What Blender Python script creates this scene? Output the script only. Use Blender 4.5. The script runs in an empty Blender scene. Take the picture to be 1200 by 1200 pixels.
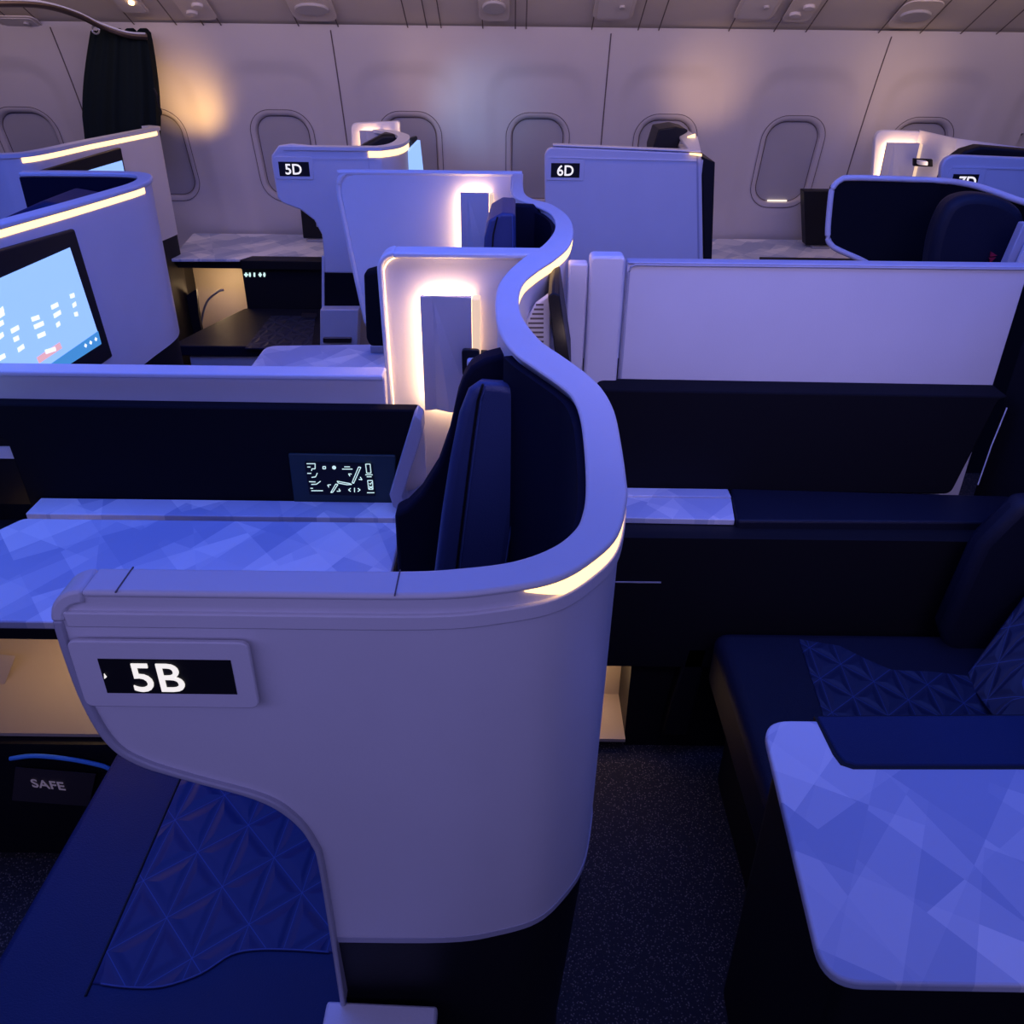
import bpy, bmesh, math, random
from mathutils import Vector, Matrix
random.seed(4)
scene = bpy.context.scene
COL = scene.collection

# ------------------------------------------------------------------ camera
FPX = 1000.0; PITCH = math.radians(30); ROLL = math.radians(.65); EYE = 1.65
_f = (0, math.cos(PITCH), -math.sin(PITCH)); _u = (0, math.sin(PITCH), math.cos(PITCH)); _r = (1, 0, 0)
_c, _s = math.cos(ROLL), math.sin(ROLL)
CR = tuple(_r[i]*_c + _u[i]*_s for i in range(3)); CU = tuple(_u[i]*_c - _r[i]*_s for i in range(3))
cd = bpy.data.cameras.new('camera'); cam = bpy.data.objects.new('camera', cd); COL.objects.link(cam)
cd.sensor_width = 36; cd.lens = FPX/1200*36; cd.clip_start = .02
cam.matrix_world = Matrix(((CR[0], CU[0], -_f[0], 0), (CR[1], CU[1], -_f[1], 0), (CR[2], CU[2], -_f[2], EYE), (0, 0, 0, 1)))
scene.camera = cam

def at(px, py, D=None, z=None, X=None, plane=None):
    """where a sight line of the survey photo meets a depth, a height or a vertical plane"""
    a = (px-600)/FPX; b = -(py-600)/FPX
    d = [CR[i]*a + CU[i]*b + _f[i] for i in range(3)]
    if D is not None: t = D/d[1]
    elif z is not None: t = (z-EYE)/d[2]
    elif X is not None: t = X/d[0]
    else:
        p, n = plane
        t = (p[0]*n[0]+p[1]*n[1])/(d[0]*n[0]+d[1]*n[1])
    return Vector((d[0]*t, d[1]*t, EYE + d[2]*t))

# ------------------------------------------------------------------ materials
def newmat(name):
    m = bpy.data.materials.new(name); m.use_nodes = True
    nt = m.node_tree; b = nt.nodes['Principled BSDF']
    return m, nt, b
def plastic(name, col, rough=.45, var=.06, bump=.03, scale=260, spec=.5, metal=0, coat=0):
    m, nt, b = newmat(name)
    tc = nt.nodes.new('ShaderNodeTexCoord'); n = nt.nodes.new('ShaderNodeTexNoise'); n.inputs['Scale'].default_value = 6; n.inputs['Detail'].default_value = 6
    nt.links.new(tc.outputs['Object'], n.inputs['Vector'])
    mx = nt.nodes.new('ShaderNodeMix'); mx.data_type = 'RGBA'
    mx.inputs['A'].default_value = (*[c*(1-var) for c in col], 1); mx.inputs['B'].default_value = (*[min(1, c*(1+var)) for c in col], 1)
    nt.links.new(n.outputs['Fac'], mx.inputs['Factor']); nt.links.new(mx.outputs['Result'], b.inputs['Base Color'])
    n2 = nt.nodes.new('ShaderNodeTexNoise'); n2.inputs['Scale'].default_value = scale; n2.inputs['Detail'].default_value = 3
    nt.links.new(tc.outputs['Object'], n2.inputs['Vector'])
    bp = nt.nodes.new('ShaderNodeBump'); bp.inputs['Strength'].default_value = bump*4; bp.inputs['Distance'].default_value = .002
    nt.links.new(n2.outputs['Fac'], bp.inputs['Height']); nt.links.new(bp.outputs['Normal'], b.inputs['Normal'])
    b.inputs['Roughness'].default_value = rough; b.inputs['Metallic'].default_value = metal
    b.inputs['Specular IOR Level'].default_value = spec; b.inputs['Coat Weight'].default_value = coat
    return m
def glow(name, col, strength):
    m, nt, b = newmat(name)
    b.inputs['Base Color'].default_value = (*[c*.5 for c in col], 1)
    b.inputs['Emission Color'].default_value = (*col, 1); b.inputs['Emission Strength'].default_value = strength
    return m
def fabric(name, col, rough=.85, scale=900, bump=.25):
    m, nt, b = newmat(name)
    tc = nt.nodes.new('ShaderNodeTexCoord'); v = nt.nodes.new('ShaderNodeTexVoronoi'); v.inputs['Scale'].default_value = scale
    nt.links.new(tc.outputs['Object'], v.inputs['Vector'])
    bp = nt.nodes.new('ShaderNodeBump'); bp.inputs['Strength'].default_value = bump; bp.inputs['Distance'].default_value = .001
    nt.links.new(v.outputs['Distance'], bp.inputs['Height']); nt.links.new(bp.outputs['Normal'], b.inputs['Normal'])
    mx = nt.nodes.new('ShaderNodeMix'); mx.data_type = 'RGBA'
    mx.inputs['A'].default_value = (*col, 1); mx.inputs['B'].default_value = (*[c*1.6 for c in col], 1)
    nt.links.new(v.outputs['Distance'], mx.inputs['Factor']); nt.links.new(mx.outputs['Result'], b.inputs['Base Color'])
    b.inputs['Roughness'].default_value = rough; b.inputs['Specular IOR Level'].default_value = .08
    return m
def laminate(name, a, bcol, scale=9):
    """pale laminate printed with overlapping angular facets"""
    m, nt, b = newmat(name)
    tc = nt.nodes.new('ShaderNodeTexCoord'); prev = None
    for k, (a1, p1, a2, p2, wgt) in enumerate(((38, .085, -55, .16, 1.0), (62, .13, -28, .075, .9), (-40, .11, 20, .19, .7))):
        fl = []
        for ang, p in ((a1, p1), (a2, p2)):
            dt = nt.nodes.new('ShaderNodeVectorMath'); dt.operation = 'DOT_PRODUCT'
            dt.inputs[1].default_value = (math.cos(math.radians(ang))/p*scale, math.sin(math.radians(ang))/p*scale, 0)
            nt.links.new(tc.outputs['Object'], dt.inputs[0])
            ad = nt.nodes.new('ShaderNodeMath'); ad.operation = 'ADD'; ad.inputs[1].default_value = 3.3*k+.37
            nt.links.new(dt.outputs['Value'], ad.inputs[0])
            f = nt.nodes.new('ShaderNodeMath'); f.operation = 'FLOOR'; nt.links.new(ad.outputs[0], f.inputs[0]); fl.append(f)
        cb = nt.nodes.new('ShaderNodeCombineXYZ'); cb.inputs['Z'].default_value = k*7.0
        nt.links.new(fl[0].outputs[0], cb.inputs['X']); nt.links.new(fl[1].outputs[0], cb.inputs['Y'])
        wn = nt.nodes.new('ShaderNodeTexWhiteNoise'); wn.noise_dimensions = '3D'; nt.links.new(cb.outputs[0], wn.inputs['Vector'])
        m_ = nt.nodes.new('ShaderNodeMath'); m_.operation = 'MULTIPLY'; m_.inputs[1].default_value = wgt
        nt.links.new(wn.outputs['Value'], m_.inputs[0])
        if prev is None: prev = m_.outputs[0]
        else:
            ad = nt.nodes.new('ShaderNodeMath'); ad.operation = 'ADD'
            nt.links.new(prev, ad.inputs[0]); nt.links.new(m_.outputs[0], ad.inputs[1]); prev = ad.outputs[0]
    dv = nt.nodes.new('ShaderNodeMapRange'); dv.inputs['From Min'].default_value = .65; dv.inputs['From Max'].default_value = 1.8
    nt.links.new(prev, dv.inputs['Value'])
    mx = nt.nodes.new('ShaderNodeMix'); mx.data_type = 'RGBA'; mx.inputs['A'].default_value = (*a, 1); mx.inputs['B'].default_value = (*bcol, 1)
    nt.links.new(dv.outputs['Result'], mx.inputs['Factor']); nt.links.new(mx.outputs['Result'], b.inputs['Base Color'])
    b.inputs['Roughness'].default_value = .42
    return m
def quilt(name, base, stitch, dirs, pitch, use='UV'):
    """leather with three families of stitched seams; UV carries metres"""
    m, nt, b = newmat(name)
    tc = nt.nodes.new('ShaderNodeTexCoord'); mn = None
    for (dx, dy), p, off in zip(dirs, pitch, (0, .013, .021)):
        dt = nt.nodes.new('ShaderNodeVectorMath'); dt.operation = 'DOT_PRODUCT'; dt.inputs[1].default_value = (dx/p, dy/p, 0)
        nt.links.new(tc.outputs['UV'], dt.inputs[0])
        pp = nt.nodes.new('ShaderNodeMath'); pp.operation = 'PINGPONG'; pp.inputs[1].default_value = .5
        nt.links.new(dt.outputs['Value'], pp.inputs[0])
        ml = nt.nodes.new('ShaderNodeMath'); ml.operation = 'MULTIPLY'; ml.inputs[1].default_value = p
        nt.links.new(pp.outputs[0], ml.inputs[0])
        if mn is None: mn = ml.outputs[0]
        else:
            q = nt.nodes.new('ShaderNodeMath'); q.operation = 'MINIMUM'; nt.links.new(mn, q.inputs[0]); nt.links.new(ml.outputs[0], q.inputs[1]); mn = q.outputs[0]
    r = nt.nodes.new('ShaderNodeMapRange'); r.inputs['From Min'].default_value = 0; r.inputs['From Max'].default_value = .022; r.interpolation_type = 'SMOOTHERSTEP'
    nt.links.new(mn, r.inputs['Value'])
    bp = nt.nodes.new('ShaderNodeBump'); bp.inputs['Strength'].default_value = .7; bp.inputs['Distance'].default_value = .0055
    nt.links.new(r.outputs['Result'], bp.inputs['Height']); nt.links.new(bp.outputs['Normal'], b.inputs['Normal'])
    lt = nt.nodes.new('ShaderNodeMath'); lt.operation = 'LESS_THAN'; lt.inputs[1].default_value = .0006; nt.links.new(mn, lt.inputs[0])
    mx = nt.nodes.new('ShaderNodeMix'); mx.data_type = 'RGBA'; mx.inputs['A'].default_value = (*base, 1); mx.inputs['B'].default_value = (*stitch, 1)
    nt.links.new(lt.outputs[0], mx.inputs['Factor']); nt.links.new(mx.outputs['Result'], b.inputs['Base Color'])
    b.inputs['Roughness'].default_value = .55
    return m
def carpet(name):
    m, nt, b = newmat(name)
    tc = nt.nodes.new('ShaderNodeTexCoord'); v = nt.nodes.new('ShaderNodeTexVoronoi'); v.inputs['Scale'].default_value = 190
    nt.links.new(tc.outputs['Object'], v.inputs['Vector'])
    cr = nt.nodes.new('ShaderNodeValToRGB'); cr.color_ramp.elements[0].position = .0; cr.color_ramp.elements[0].color = (.42, .34, .27, 1)
    cr.color_ramp.elements[1].position = .35; cr.color_ramp.elements[1].color = (.02, .02, .025, 1)
    nt.links.new(v.outputs['Distance'], cr.inputs['Fac']); nt.links.new(cr.outputs['Color'], b.inputs['Base Color'])
    bp = nt.nodes.new('ShaderNodeBump'); bp.inputs['Strength'].default_value = .6; bp.inputs['Distance'].default_value = .003
    nt.links.new(v.outputs['Distance'], bp.inputs['Height']); nt.links.new(bp.outputs['Normal'], b.inputs['Normal'])
    b.inputs['Roughness'].default_value = .8
    return m

M = {}
M['white'] = plastic('white_shell_plastic', (.72, .70, .74), .42)
M['cap'] = plastic('cap_plastic', (.70, .70, .76), .38)
M['rim'] = plastic('pale_rim', (.8, .72, .72), .4)
M['trim'] = plastic('grey_trim_plastic', (.42, .42, .5), .4)
M['wallp'] = plastic('sidewall_plastic', (.62, .58, .58), .55, .04)
M['litside'] = glow('lit_side_glow', (1, .70, .46), .75)  # soft glow standing in for light on the lamp plate's side
M['warmwhite'] = plastic('nook_plastic', (.85, .78, .74), .5)
M['binp'] = plastic('overhead_plastic', (.62, .56, .52), .5, .05)
M['shade'] = plastic('window_shade_plastic', (.42, .40, .42), .5)
M['black'] = plastic('black_plastic', (.008, .008, .012), .5, spec=.25)
M['dark'] = fabric('dark_felt', (.006, .006, .009))
M['lining'] = fabric('navy_lining', (.005, .006, .018), .7, 1400)
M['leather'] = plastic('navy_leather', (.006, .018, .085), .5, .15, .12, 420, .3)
M['leatherlit'] = plastic('navy_leather_lit', (.03, .05, .17), .38, .15, .12, 420)  # navy leather with the light on the headrests put into its colour
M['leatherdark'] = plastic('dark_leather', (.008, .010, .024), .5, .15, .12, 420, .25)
M['stitch'] = plastic('stitch_thread', (.05, .09, .3), .6)
M['table'] = laminate('facet_laminate', (.42, .48, .66), (.92, .92, .96), 1.0)
M['tabledge'] = plastic('table_edge', (.62, .64, .74), .4)
M['grey'] = plastic('grey_metal', (.35, .36, .42), .3, metal=.6)
M['chrome'] = plastic('rail_metal', (.22, .17, .15), .28, metal=.9)
M['lamp'] = plastic('lamp_plate', (.50, .49, .54), .45)
M['warm'] = glow('warm_led', (1, .60, .26), 2.6)
M['warmhot'] = glow('warm_led_bright', (1, .62, .32), 17)
M['warmmid'] = glow('warm_led_mid', (1, .60, .30), 7)
M['warmsoft'] = glow('warm_led_soft', (1, .6, .28), 5)
M['sign'] = glow('sign_white', (1, .95, .88), .85)
M['icon'] = glow('icon_green_white', (.62, .85, .80), .9)
M['iconsoft'] = glow('icon_faint', (.5, .4, .6), .16)
M['screen'] = glow('screen_blue', (.30, .52, 1), 1.05)
M['screenbar'] = glow('screen_bar', (.06, .28, .62), .9)
M['screenbtn'] = glow('screen_button', (.85, .45, .5), .9)
M['screentext'] = glow('screen_text', (.9, .93, 1), 1.1)
M['beige'] = plastic('beige_nook', (.55, .47, .38), .45)
M['floor'] = carpet('speckled_carpet')
M['cloth'] = fabric('curtain_cloth', (.006, .010, .012), .9)
M['cord'] = plastic('blue_cord', (.08, .35, 1), .6)
M['card'] = plastic('card', (.05, .04, .045), .5)
M['red'] = plastic('red_mark', (.5, .02, .05), .5)
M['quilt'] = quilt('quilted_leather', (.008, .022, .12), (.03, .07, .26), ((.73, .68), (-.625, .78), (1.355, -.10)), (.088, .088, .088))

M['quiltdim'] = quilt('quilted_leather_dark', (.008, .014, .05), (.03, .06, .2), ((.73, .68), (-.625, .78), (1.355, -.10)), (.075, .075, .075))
M['teal'] = plastic('teal_panel', (.008, .028, .032), .35)
# ------------------------------------------------------------------ mesh helpers
def thing(name, label, cat, loc, group=None):
    o = bpy.data.objects.new(name, None); COL.objects.link(o); o.empty_display_size = .05
    o.location = loc; o['label'] = label; o['category'] = cat
    if group: o['group'] = group
    return o
def base_of(o):
    p = Vector((0, 0, 0))
    while o is not None: p = p + o.location; o = o.parent
    return p
def obj(name, vf, mat, parent=None, bevel=0, seg=2, smooth=True, uv=None, kind=None):
    verts, faces = vf
    b = base_of(parent)
    me = bpy.data.meshes.new(name)
    loc = Vector((0, 0, 0))
    me.from_pydata([tuple(Vector(v)-b) for v in verts], [], faces)
    bm = bmesh.new(); bm.from_mesh(me)
    bmesh.ops.recalc_face_normals(bm, faces=bm.faces); bm.to_mesh(me); bm.free()
    if uv:
        l = me.uv_layers.new(name='UVMap')
        for lp in me.loops:
            v = me.vertices[lp.vertex_index].co + b
            l.data[lp.index].uv = uv(v)
    o = bpy.data.objects.new(name, me); COL.objects.link(o); o.parent = parent
    me.materials.append(mat)
    if smooth:
        for p in me.polygons: p.use_smooth = True
        try: me.set_sharp_from_angle(angle=math.radians(38))
        except Exception: pass
    if bevel:
        md = o.modifiers.new('bevel', 'BEVEL'); md.width = bevel; md.segments = seg; md.limit_method = 'ANGLE'; md.angle_limit = math.radians(40)
        md.harden_normals = False
    if kind: o['kind'] = kind
    return o
def tag(o, label, cat, group=None):
    o['label'] = label; o['category'] = cat
    if group: o['group'] = group
    return o
def join(*vfs):
    V, F = [], []
    for v, f in vfs:
        n = len(V); V += [tuple(p) for p in v]; F += [tuple(i+n for i in q) for q in f]
    return V, F
def extrude(poly, vec):
    n = len(poly); vec = Vector(vec)
    V = [Vector(p) for p in poly] + [Vector(p)+vec for p in poly]
    F = [tuple(range(n)), tuple(range(2*n-1, n-1, -1))] + [(i, (i+1) % n, (i+1) % n + n, i+n) for i in range(n)]
    return V, F
def pxz(poly, y0, y1): return extrude([(x, y0, z) for x, z in poly], (0, y1-y0, 0))
def pxy(poly, z0, z1): return extrude([(x, y, z0) for x, y in poly], (0, 0, z1-z0))
def pyz(poly, x0, x1): return extrude([(x0, y, z) for y, z in poly], (x1-x0, 0, 0))
def box(x0, x1, y0, y1, z0, z1): return pxy([(x0, y0), (x1, y0), (x1, y1), (x0, y1)], z0, z1)
def rnd(pts, r, n=6):
    """fillet the corners of a 2D polygon; r is one radius or one per corner"""
    out = []; N = len(pts)
    rs = r if isinstance(r, (list, tuple)) else [r]*N
    for i in range(N):
        p = Vector(pts[i]); a = Vector(pts[i-1])-p; b = Vector(pts[(i+1) % N])-p
        la, lb = a.length, b.length; R = rs[i]
        if R <= 0: out.append(tuple(p)); continue
        a.normalize(); b.normalize()
        ang = math.acos(max(-1, min(1, a.dot(b)))); d = min(R/math.tan(ang/2), la*.48, lb*.48)
        A = p+a*d; B = p+b*d
        for k in range(n+1):
            t = k/n; q = A*(1-t)**2 + p*2*t*(1-t) + B*t*t
            out.append(tuple(q))
    return out
def smooth_path(pts, n=6):
    """Catmull-Rom through the points"""
    P = [Vector(p) for p in pts]; out = []
    for i in range(len(P)-1):
        p0 = P[max(i-1, 0)]; p1 = P[i]; p2 = P[i+1]; p3 = P[min(i+2, len(P)-1)]
        for k in range(n):
            t = k/n
            out.append(.5*((2*p1)+(-p0+p2)*t+(2*p0-5*p1+4*p2-p3)*t*t+(-p0+3*p1-3*p2+p3)*t**3))
    out.append(P[-1]); return out
def normals(path):
    """right-hand normal of each path vertex"""
    N = []
    for i in range(len(path)):
        a = Vector(path[max(i-1, 0)][:2]); b = Vector(path[min(i+1, len(path)-1)][:2]); d = (b-a).normalized()
        N.append(Vector((d.y, -d.x)))
    return N
def wall(path, z1, z0, thick, off=0, taper=0):
    """solid wall along a plan path; z1/z0 numbers or functions of the index; thick goes to the left of travel"""
    N = normals(path); V = []; F = []; n = len(path)
    g = lambda q, i: q(i) if callable(q) else q
    for i, p in enumerate(path):
        p = Vector(p[:2]); nn = N[i]; a = g(z1, i); b = g(z0, i)
        o1 = p+nn*off; ob = p+nn*(off-taper*max(0, (1.22-b)/.5)); i1 = p-nn*(thick-off)
        V += [(o1.x, o1.y, a), (ob.x, ob.y, b), (i1.x, i1.y, b), (i1.x, i1.y, a)]
    for i in range(n-1):
        for k in range(4):
            F.append((4*i+k, 4*i+(k+1) % 4, 4*(i+1)+(k+1) % 4, 4*(i+1)+k))
    F += [(3, 2, 1, 0), (4*n-4, 4*n-3, 4*n-2, 4*n-1)]
    return V, F
def ribbon(outer, inner, z0, z1):
    return pxy([tuple(p[:2]) for p in outer]+[tuple(p[:2]) for p in reversed(inner)], z0, z1)
def tube(pts, r, n=8, closed=False):
    P = [Vector(p) for p in pts]; V = []; F = []; m = len(P); up = Vector((0, 0, 1))
    for i, p in enumerate(P):
        if closed: d = (P[(i+1) % m]-P[i-1]).normalized()
        else: d = (P[min(i+1, m-1)]-P[max(i-1, 0)]).normalized()
        s = d.cross(up)
        if s.length < .2: s = d.cross(Vector((0, 1, 0)))
        s.normalize(); t = s.cross(d)
        for k in range(n):
            a = 2*math.pi*k/n; V.append(p + s*math.cos(a)*r + t*math.sin(a)*r)
    for i in range(m if closed else m-1):
        j = (i+1) % m
        for k in range(n): F.append((i*n+k, i*n+(k+1) % n, j*n+(k+1) % n, j*n+k))
    if not closed: F += [tuple(range(n-1, -1, -1)), tuple((m-1)*n+k for k in range(n))]
    return V, F
def flat3(poly3, d):
    """plate from a 3D polygon, extruded by d"""
    return extrude(poly3, d)
def px_xz(pts, D): return [(at(x, y, D=D).x, at(x, y, D=D).z) for x, y in pts]
def px_xy(pts, z): return [tuple(at(x, y, z=z)[:2]) for x, y in pts]
def text(name, s, size, mat, parent, origin, ux, uz, bold=.0, ext=.0006):
    """lettering laid on a plane with right vector ux and up vector uz"""
    c = bpy.data.curves.new(name, 'FONT'); c.body = s; c.size = size; c.offset = bold; c.extrude = ext; c.resolution_u = 4
    tmp = bpy.data.objects.new('tmp_text', c); COL.objects.link(tmp)
    bpy.context.view_layer.update()
    me = bpy.data.meshes.new_from_object(tmp.evaluated_get(bpy.context.evaluated_depsgraph_get()))
    bpy.data.objects.remove(tmp)
    ux = Vector(ux).normalized(); uz = Vector(uz).normalized(); n = ux.cross(uz); b = base_of(parent); o0 = Vector(origin)-b
    for v in me.vertices: v.co = o0 + ux*v.co.x + uz*v.co.y + n*v.co.z
    me.materials.clear(); me.materials.append(mat); me.name = name
    o = bpy.data.objects.new(name, me); COL.objects.link(o); o.parent = parent
    return o
def bars(segs, w, y, thick=.0012, ux=(1, 0, 0), o=(0, 0, 0), uz=(0, 0, 1), nrm=(0, -1, 0)):
    """thin strokes between 2D points on a plane"""
    ux = Vector(ux); uz = Vector(uz); nrm = Vector(nrm); o = Vector(o); vf = []
    for (a, b) in segs:
        a = Vector(a); b = Vector(b); d = b-a
        if d.length < 1e-6: d = Vector((1e-3, 0))
        d.normalize(); s = Vector((-d.y, d.x))*w/2
        q = [a-s, b-s, b+s, a+s]
        vf.append(extrude([o+ux*p.x+uz*p.y for p in q], nrm*thick))
    return join(*vf)

# ================================================================== THE CABIN (structure)
def struct(name, vf, mat, **k):
    return obj(name, vf, mat, kind='structure', **k)
struct('floor', box(-3.8, 3.6, -.6, 4.75, -.03, 0), M['floor'], smooth=False)
struct('ceiling', box(-3.8, 3.6, -.6, 3.45, 2.3, 2.33), M['binp'], smooth=False)

def wall_y(z):
    t = max(0, z-.45); return 4.66-.14*t-.13*t*t
WX = [1.344-.62*(5-k) for k in range(-1, 8)]; WZ = 1.045; WHX, WHZ, WR = .148, .215, .105
def sdf(x, z, hx, hz, r):
    qx = abs(x)-hx+r; qz = abs(z)-hz+r
    return math.hypot(max(qx, 0), max(qz, 0))+min(max(qx, qz), 0)-r
def sst(a, b, v):
    t = max(0, min(1, (v-a)/(b-a))); return t*t*(3-2*t)
def wall_surface():
    V = []; F = []; xs = [-3.8+i*.0125 for i in range(int(7.4/.0125)+1)]; zs = [0+i*.02 for i in range(28)]+[.56+i*.0125 for i in range(86)]
    for z in zs:
        for x in xs:
            k = min(range(len(WX)), key=lambda q: abs(WX[q]-x)); dx = x-WX[k]
            d = sdf(dx, z-1.02, .262, .47, .17); y = wall_y(z)+.011*(1-sst(-.08, 0, d))
            if sdf(dx, z-WZ, WHX, WHZ, WR) < -.008: y += .05
            V.append((x, y, z))
    n = len(xs)
    for j in range(len(zs)-1):
        for i in range(n-1): F.append((j*n+i, j*n+i+1, (j+1)*n+i+1, (j+1)*n+i))
    return V, F
struct('wall_right', wall_surface(), M['wallp'])

def loop_rr(hx, hz, r, n=10):
    P = []
    for cx, cz, a0 in ((1, 1, 0), (-1, 1, 90), (-1, -1, 180), (1, -1, 270)):
        for k in range(n):
            a = math.radians(a0+90*k/(n-1)); P.append((cx*(hx-r)+math.cos(a)*r, cz*(hz-r)+math.sin(a)*r))
    return P
def window(k, X):
    base = lambda z: wall_y(z)+.011
    loops = [(WHX+.006, WHZ+.006, WR+.006, .004), (WHX+.005, WHZ+.005, WR+.005, -.003), (WHX-.002, WHZ-.002, WR-.002, -.004), (WHX-.016, WHZ-.016, WR-.016, .002), (WHX-.022, WHZ-.022, WR-.022, .018), (WHX-.023, WHZ-.023, WR-.023, .03)]
    V = []; F = []; m = 40
    for hx, hz, r, d in loops:
        for x, z in loop_rr(hx, hz, r): V.append((X+x, base(WZ+z)+d, WZ+z))
    for j in range(len(loops)-1):
        for i in range(m): F.append((j*m+i, j*m+(i+1) % m, (j+1)*m+(i+1) % m, (j+1)*m+i))
    fr = struct('window_%d' % (k+1), (V, F), M['trimwall'])
    P = loop_rr(WHX-.018, WHZ-.018, WR-.018)
    pane = [(X+x, base(WZ+z)+.02, WZ+z) for x, z in P]
    obj('shade', extrude(pane, (0, .004, 0)), M['shade'], fr)
    ln = tube([(X+x, base(WZ+z)+.019, WZ+z) for x, z in loop_rr(WHX-.024, WHZ-.024, WR-.024)], .0018, 5, closed=True)
    obj('shade_seal', ln, M['groove'], fr)
    ol = tube([(X+x, base(WZ+z)-.003, WZ+z) for x, z in loop_rr(WHX+.006, WHZ+.006, WR+.006)], .0016, 5, closed=True)
    obj('outer_seal', ol, M['groove'], fr)
    if abs(X-1.344) < .01:
        obj('bottom_glint', tube([(X+x, base(WZ+z)+.014, WZ+z) for x, z in [(-.05+.01*i, -WHZ+.026-.000*i) for i in range(11)]], .0035, 6), glow('glint_glow', (1, .85, .7), 1.2), fr)  # glint along the shade's bottom edge, drawn as a glowing tube
M['trimwall'] = plastic('window_frame_plastic', (.56, .52, .53), .45)
M['groove'] = plastic('panel_groove', (.13, .10, .10), .7)
for k, X in enumerate(WX[:-1]): window(k, X)
n_trim = 0
for q in (-.5, 1.5, 3.5, 5.5):
    X = 1.344-.62*(5-q); n_trim += 1
    pts = [(X, wall_y(z)-.001, z) for z in [.6+.05*i for i in range(21)]]
    struct('trim_%d' % n_trim, tube(pts, .0028, 6), M['groove'])

# sloping overhead panel above the windows
SL = .497
def slope_pt(px, py, lift=0):
    p = at(px, py, D=1.0); m = (p.z-EYE)
    D = (1.61+4.33*SL-EYE)/(m+SL); q = at(px, py, D=D)
    nrm = Vector((0, -SL, -1)).normalized()
    return q+nrm*lift
def slope_x(X, D, lift=0):
    return Vector((X, D, 1.61+(4.33-D)*SL))+Vector((0, -SL, -1)).normalized()*lift
ov = struct('ceiling_overhead_slope', extrude([(-3.8, 4.36, 1.612), (3.6, 4.36, 1.612), (3.6, 2.95, 1.61+(4.33-2.95)*SL), (-3.8, 2.95, 1.61+(4.33-2.95)*SL)], (0, .02, .04)), M['binp'], smooth=False)
for i, px in enumerate((8, 40, 150, 200, 232, 253, 345, 392, 475, 498, 515, 565, 604, 617, 696, 752, 777, 862, 917, 956, 1045, 1096, 1146, 1190)):
    X = slope_pt(px, 20).x
    a, b = slope_x(X, 4.32, .0005), slope_x(X, 3.2, .0005); w = Vector((.0024, 0, 0))
    struct('trim_%d' % (5+i), extrude([a-w, a+w, b+w, b-w], (0, -.0008, -.0015)), M['groove'], smooth=False)

def overhead_unit(px, py, w, h, kind, label):
    c = slope_pt(px, py); ux = Vector((1, 0, 0)); uy = Vector((0, -1, SL)).normalized(); n = Vector((0, -SL, -1)).normalized()
    t = thing('service_panel', label, 'overhead panel', tuple(c), 'overhead service panels above the windows')
    P = [c+ux*x+uy*y for x, y in loop_rr(w/2, h/2, min(w, h)*.28, 6)]
    obj('cover', extrude(P, n*.006), M['binp'], t, bevel=.002)
    if kind == 'oval':
        P = [c+ux*math.cos(a)*w*.38+uy*math.sin(a)*h*.2 for a in [2*math.pi*i/28 for i in range(28)]]
        obj('lens', extrude(P, n*.016), M['shade'], t, bevel=.004)
    elif kind == 'tray':
        P = [c+n*.006+ux*x+uy*y for x, y in loop_rr(w*.4, h*.4, w*.1, 6)]
        obj('recessed_door', extrude(P, n*.003), M['wallp'], t, bevel=.001)
        P = [c+ux*(w*.18)+uy*(h*.1)+ux*math.cos(a)*.012+uy*math.sin(a)*.012 for a in [2*math.pi*i/16 for i in range(16)]]
        obj('reading_light', extrude(P, n*.018), M['warmsoft'] if px in (150, 880) else M['shade'], t)
    else:
        for s in (-1, 1):
            P = [c+ux*(s*w*.16)+uy*(s*.03)+ux*math.cos(a)*.025+uy*math.sin(a)*.018 for a in [2*math.pi*i/20 for i in range(20)]]
            obj('air_nozzle', extrude(P, n*.018), M['trimwall'], t, bevel=.003)
for a in ((365, 8, .19, .22, 'oval', 'overhead service panel with a grey oval lens, second to the right of the curtain'),
          (579, 6, .13, .24, 'oval', 'narrow service panel with an oval lens in the overhead panel above the middle windows'),
          (1073, 16, .17, .22, 'oval', 'service panel with a grey oval lens in the overhead panel near the right edge'),
          (720, 8, .17, .2, 'tray', 'rounded square service door in the overhead panel above the 6D suite'),
          (888, 8, .17, .2, 'tray', 'rounded service door with a reading light, overhead right of centre'),
          (940, 10, .12, .2, 'twin', 'service panel with two round air nozzles, overhead right of centre'),
          (228, 8, .14, .2, 'twin', 'service panel with two round air nozzles overhead, right of the curtain'),
          (24, 26, .18, .12, 'tray', 'rounded service door overhead at the far left above the window'),
          (150, 2, .12, .18, 'tray', 'service door with a lit reading light overhead, beside the curtain top')):
    overhead_unit(*a)

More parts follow.
